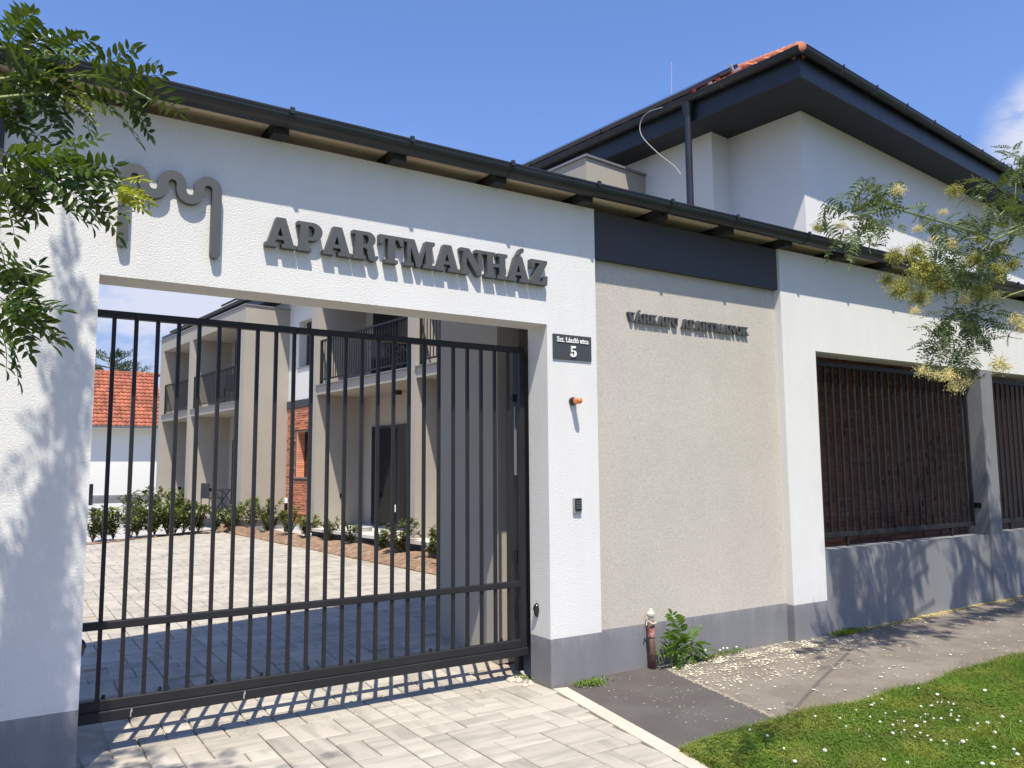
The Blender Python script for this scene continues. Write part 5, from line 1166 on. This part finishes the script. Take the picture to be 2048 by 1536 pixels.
bp([(1900, 650, -1.5), (1910, 700, -1.5), (1900, 745, -1.6)], .004, .003); bp([(1985, 480, -1.6), (1930, 530, -1.55), (1850, 560, -1.6)], .006, .003); bp([(1990, 440, -1.5), (2030, 400, -1.5), (2035, 310, -1.5)], .006, .003)
bp([(2060, 440, -1.5), (2200, 420, -1.6), (2500, 480, -1.9)], .013, .03)
br.build('branches', M['twig'], TR)
def outR(p):
    v_ = p - CAM; z = v_.dot(F_); x = 1024 + FPX * v_.dot(R_) / z; y = 768 - FPX * v_.dot(U_) / z
    return (x > 2135 or y < -150) and p.z > 2.1 and p.y < -0.35
crown_mass('crown', TR, 1500, [((6.9, -2.7, 5.2), (.7, .4, .5)), ((7.4, -2.9, 4.3), (.6, .3, .4)), ((6.2, -2.9, 4.6), (.5, .3, .4))], LR, M['leafR'], outR)
crown_for_shadow('crown', TR, [(3.62, 0, .6, .07, 0, .14, 42, 1.6, 2.6), (3.70, 0, .2, .08, 0, .13, 48, 1.6, 2.6), (3.85, -.22, 0, .22, .08, 0, 75, 1.6, 2.6), (4.2, -.5, 0, .16, .06, 0, 22, 1.6, 2.6),  # out of view, set so leaf shadows fall on right walls and footpath
  (5.70, 0, .25, .07, 0, .13, 42, 1.6, 2.5), (5.95, 0, .5, .05, 0, .14, 18, 1.6, 2.5), (6.25, 0, .25, .09, 0, .2, 30, 1.6, 2.5), (6.75, 0, .5, .08, 0, .17, 42, 1.6, 2.5), (6.5, 0, 1.3, .04, 0, .3, 22, 1.6, 2.3),
  (5.4, -.32, 0, .35, .07, 0, 80, 1.8, 2.8), (6.4, -.35, 0, .45, .08, 0, 150, 1.8, 2.8), (7.6, -.35, 0, .6, .14, 0, 190, 1.8, 2.8), (4.03, 0, 3.0, .02, 0, .14, 7, .9, 1.4), (4.45, 0, 2.98, .04, 0, .14, 14, .9, 1.4), (5.1, 0, 3.05, .12, 0, .1, 24, .9, 1.4)], LR, M['leafR'], lambda p: outR(p))
m_ = MB(); m_.tube([(6.7, -2.65, 4.6), (5.4, -2.4, 5.4), (4.2, -2.2, 5.8), (3.2, -2.1, 5.9)], .03, 6, .008); m_.tube([(6.7, -2.65, 4.5), (5.6, -2.2, 4.2), (5.2, -1.9, 4.1)], .02, 6, .006); 
m_.build('limbs', M['bark'], TR)

# ------------------------------------------------------------------ pipe, seedling, weeds
PI = root('standpipe', (1.045, 0.03, 0), 'rusty red standpipe with worn white cap against the beige wall', 'pipe')
px_, py_ = 1.045, 0.02
def gl(z): return Vector((px_ - 0.02 * z, py_ + .0 * z, z))
MB().tube([gl(-.03), gl(.2), gl(.40)], .030, 14, .026).build('pipe', M['rust'], PI, smooth=True)
MB().tube([gl(.26), gl(.262), gl(.272)], .034, 14).build('collar', M['redpaint'], PI); MB().tube([gl(.275), gl(.33)], .032, 14).build('red_band', M['redpaint'], PI)
MB().lathe(tuple(gl(.40)), [(.022, 0), (.022, .015), (.034, .03), (.036, .045), (.026, .06), (.018, .075), (.016, .085)], 12).build('cap', M['rag'], PI)
MB().tube([gl(.37) + Vector((.03, -.03, 0)), gl(.35) + Vector((-.02, -.04, .02)), gl(.40) + Vector((-.06, -.02, 0)), gl(.37) + Vector((-.07, -.02, -.01))], .007, 6).build('tape', M['rag'], PI)
random.seed(3)
SD = root('seedling', (1.23, -.02, 0), 'bright green tree of heaven seedling growing beside the rusty pipe', 'plant')
st = MB(); b0 = Vector((1.22, -.02, 0)); st.tube([b0, b0 + Vector((-.01, 0, .2)), b0 + Vector((-.03, 0, .30))], .008, 6, .004)
ends = [((1372, 1290), (1318, 1222)), ((1365, 1270), (1345, 1216)), ((1375, 1290), (1325, 1275)), ((1380, 1285), (1425, 1278)), ((1385, 1290), (1420, 1300)), ((1370, 1300), (1320, 1290)), ((1380, 1310), (1395, 1335)), ((1360, 1310), (1350, 1335)), ((1375, 1280), (1385, 1265)), ((1370, 1300), (1400, 1300)), ((1350, 1300), (1325, 1310)), ((1372, 1290), (1330, 1250)), ((1380, 1300), (1350, 1290)), ((1365, 1315), (1380, 1330)), ((1375, 1300), (1345, 1320)), ((1380, 1290), (1410, 1310))]
for a, b in ends:
    y = random.uniform(-.1, .0); p = at(a[0], a[1], y); q = at(b[0], b[1], y + random.uniform(-.06, .04)); d_ = q - p; me_ = random.choice(LB)
    o = bpy.data.objects.new('leaf', me_); COL.objects.link(o); o.parent = SD; o.location = p - wloc(SD); orient(o, d_, random.uniform(-.7, .7)); o.scale = (min(1, max(.55, d_.length / .27)),) * 3; st.tube([b0 + Vector((0, 0, .05)), p], .003, 4)
st.build('stem', M['twig'], SD)
def weeds(n, cx, cy, rx, ry, z, h, lab, mt=M['grass'], flower=0):
    m = MB()
    for i in range(n):
        p = Vector((cx + random.gauss(0, rx), cy + random.gauss(0, ry), z)); d_ = Vector((random.gauss(0, .6), random.gauss(0, .6), 1)); 
        leaf_quad(m, p + d_.normalized() * h * random.uniform(.1, .6), rv() + Vector((0, 0, .3)), Vector((0, 0, 1)), h * random.uniform(.35, .7), h * .22)
    m.build('weed_leaves', mt, label=lab, kind='stuff')
weeds(420, .33, -.07, .07, .04, 0, .045, 'small green weed tuft at the foot of the white gate pillar', M['laurely'])
weeds(420, 3.55, -.05, .12, .03, gs(3.5), .06, 'low green weed tuft where the low grey wall begins', M['grass'])
weeds(160, 1.62, .02, .12, .03, 0, .05, 'weed tuft with tiny white flowers right of the seedling', M['grass'])
weeds(160, 2.0, .035, .10, .02, 0, .04, 'thin weed tuft in the middle of the beige wall foot', M['grass'])
weeds(60, -.06, .3, .03, .05, 0.02, .04, 'tiny yellow green weeds in the gap by the gate end', M['laurely'])
m = MB()
for (x, z) in ((1.58, .06), (1.66, .07), (1.84, .05), (1.88, .06), (1.93, .055), (2.05, .05)): m.lathe((x, .02, z), [(.004, -.006), (.011, 0), (.008, .008)], 7)
m.build('wall_foot_flowers', M['clover'], label='tiny white flower heads at the foot of the beige wall', kind='stuff')
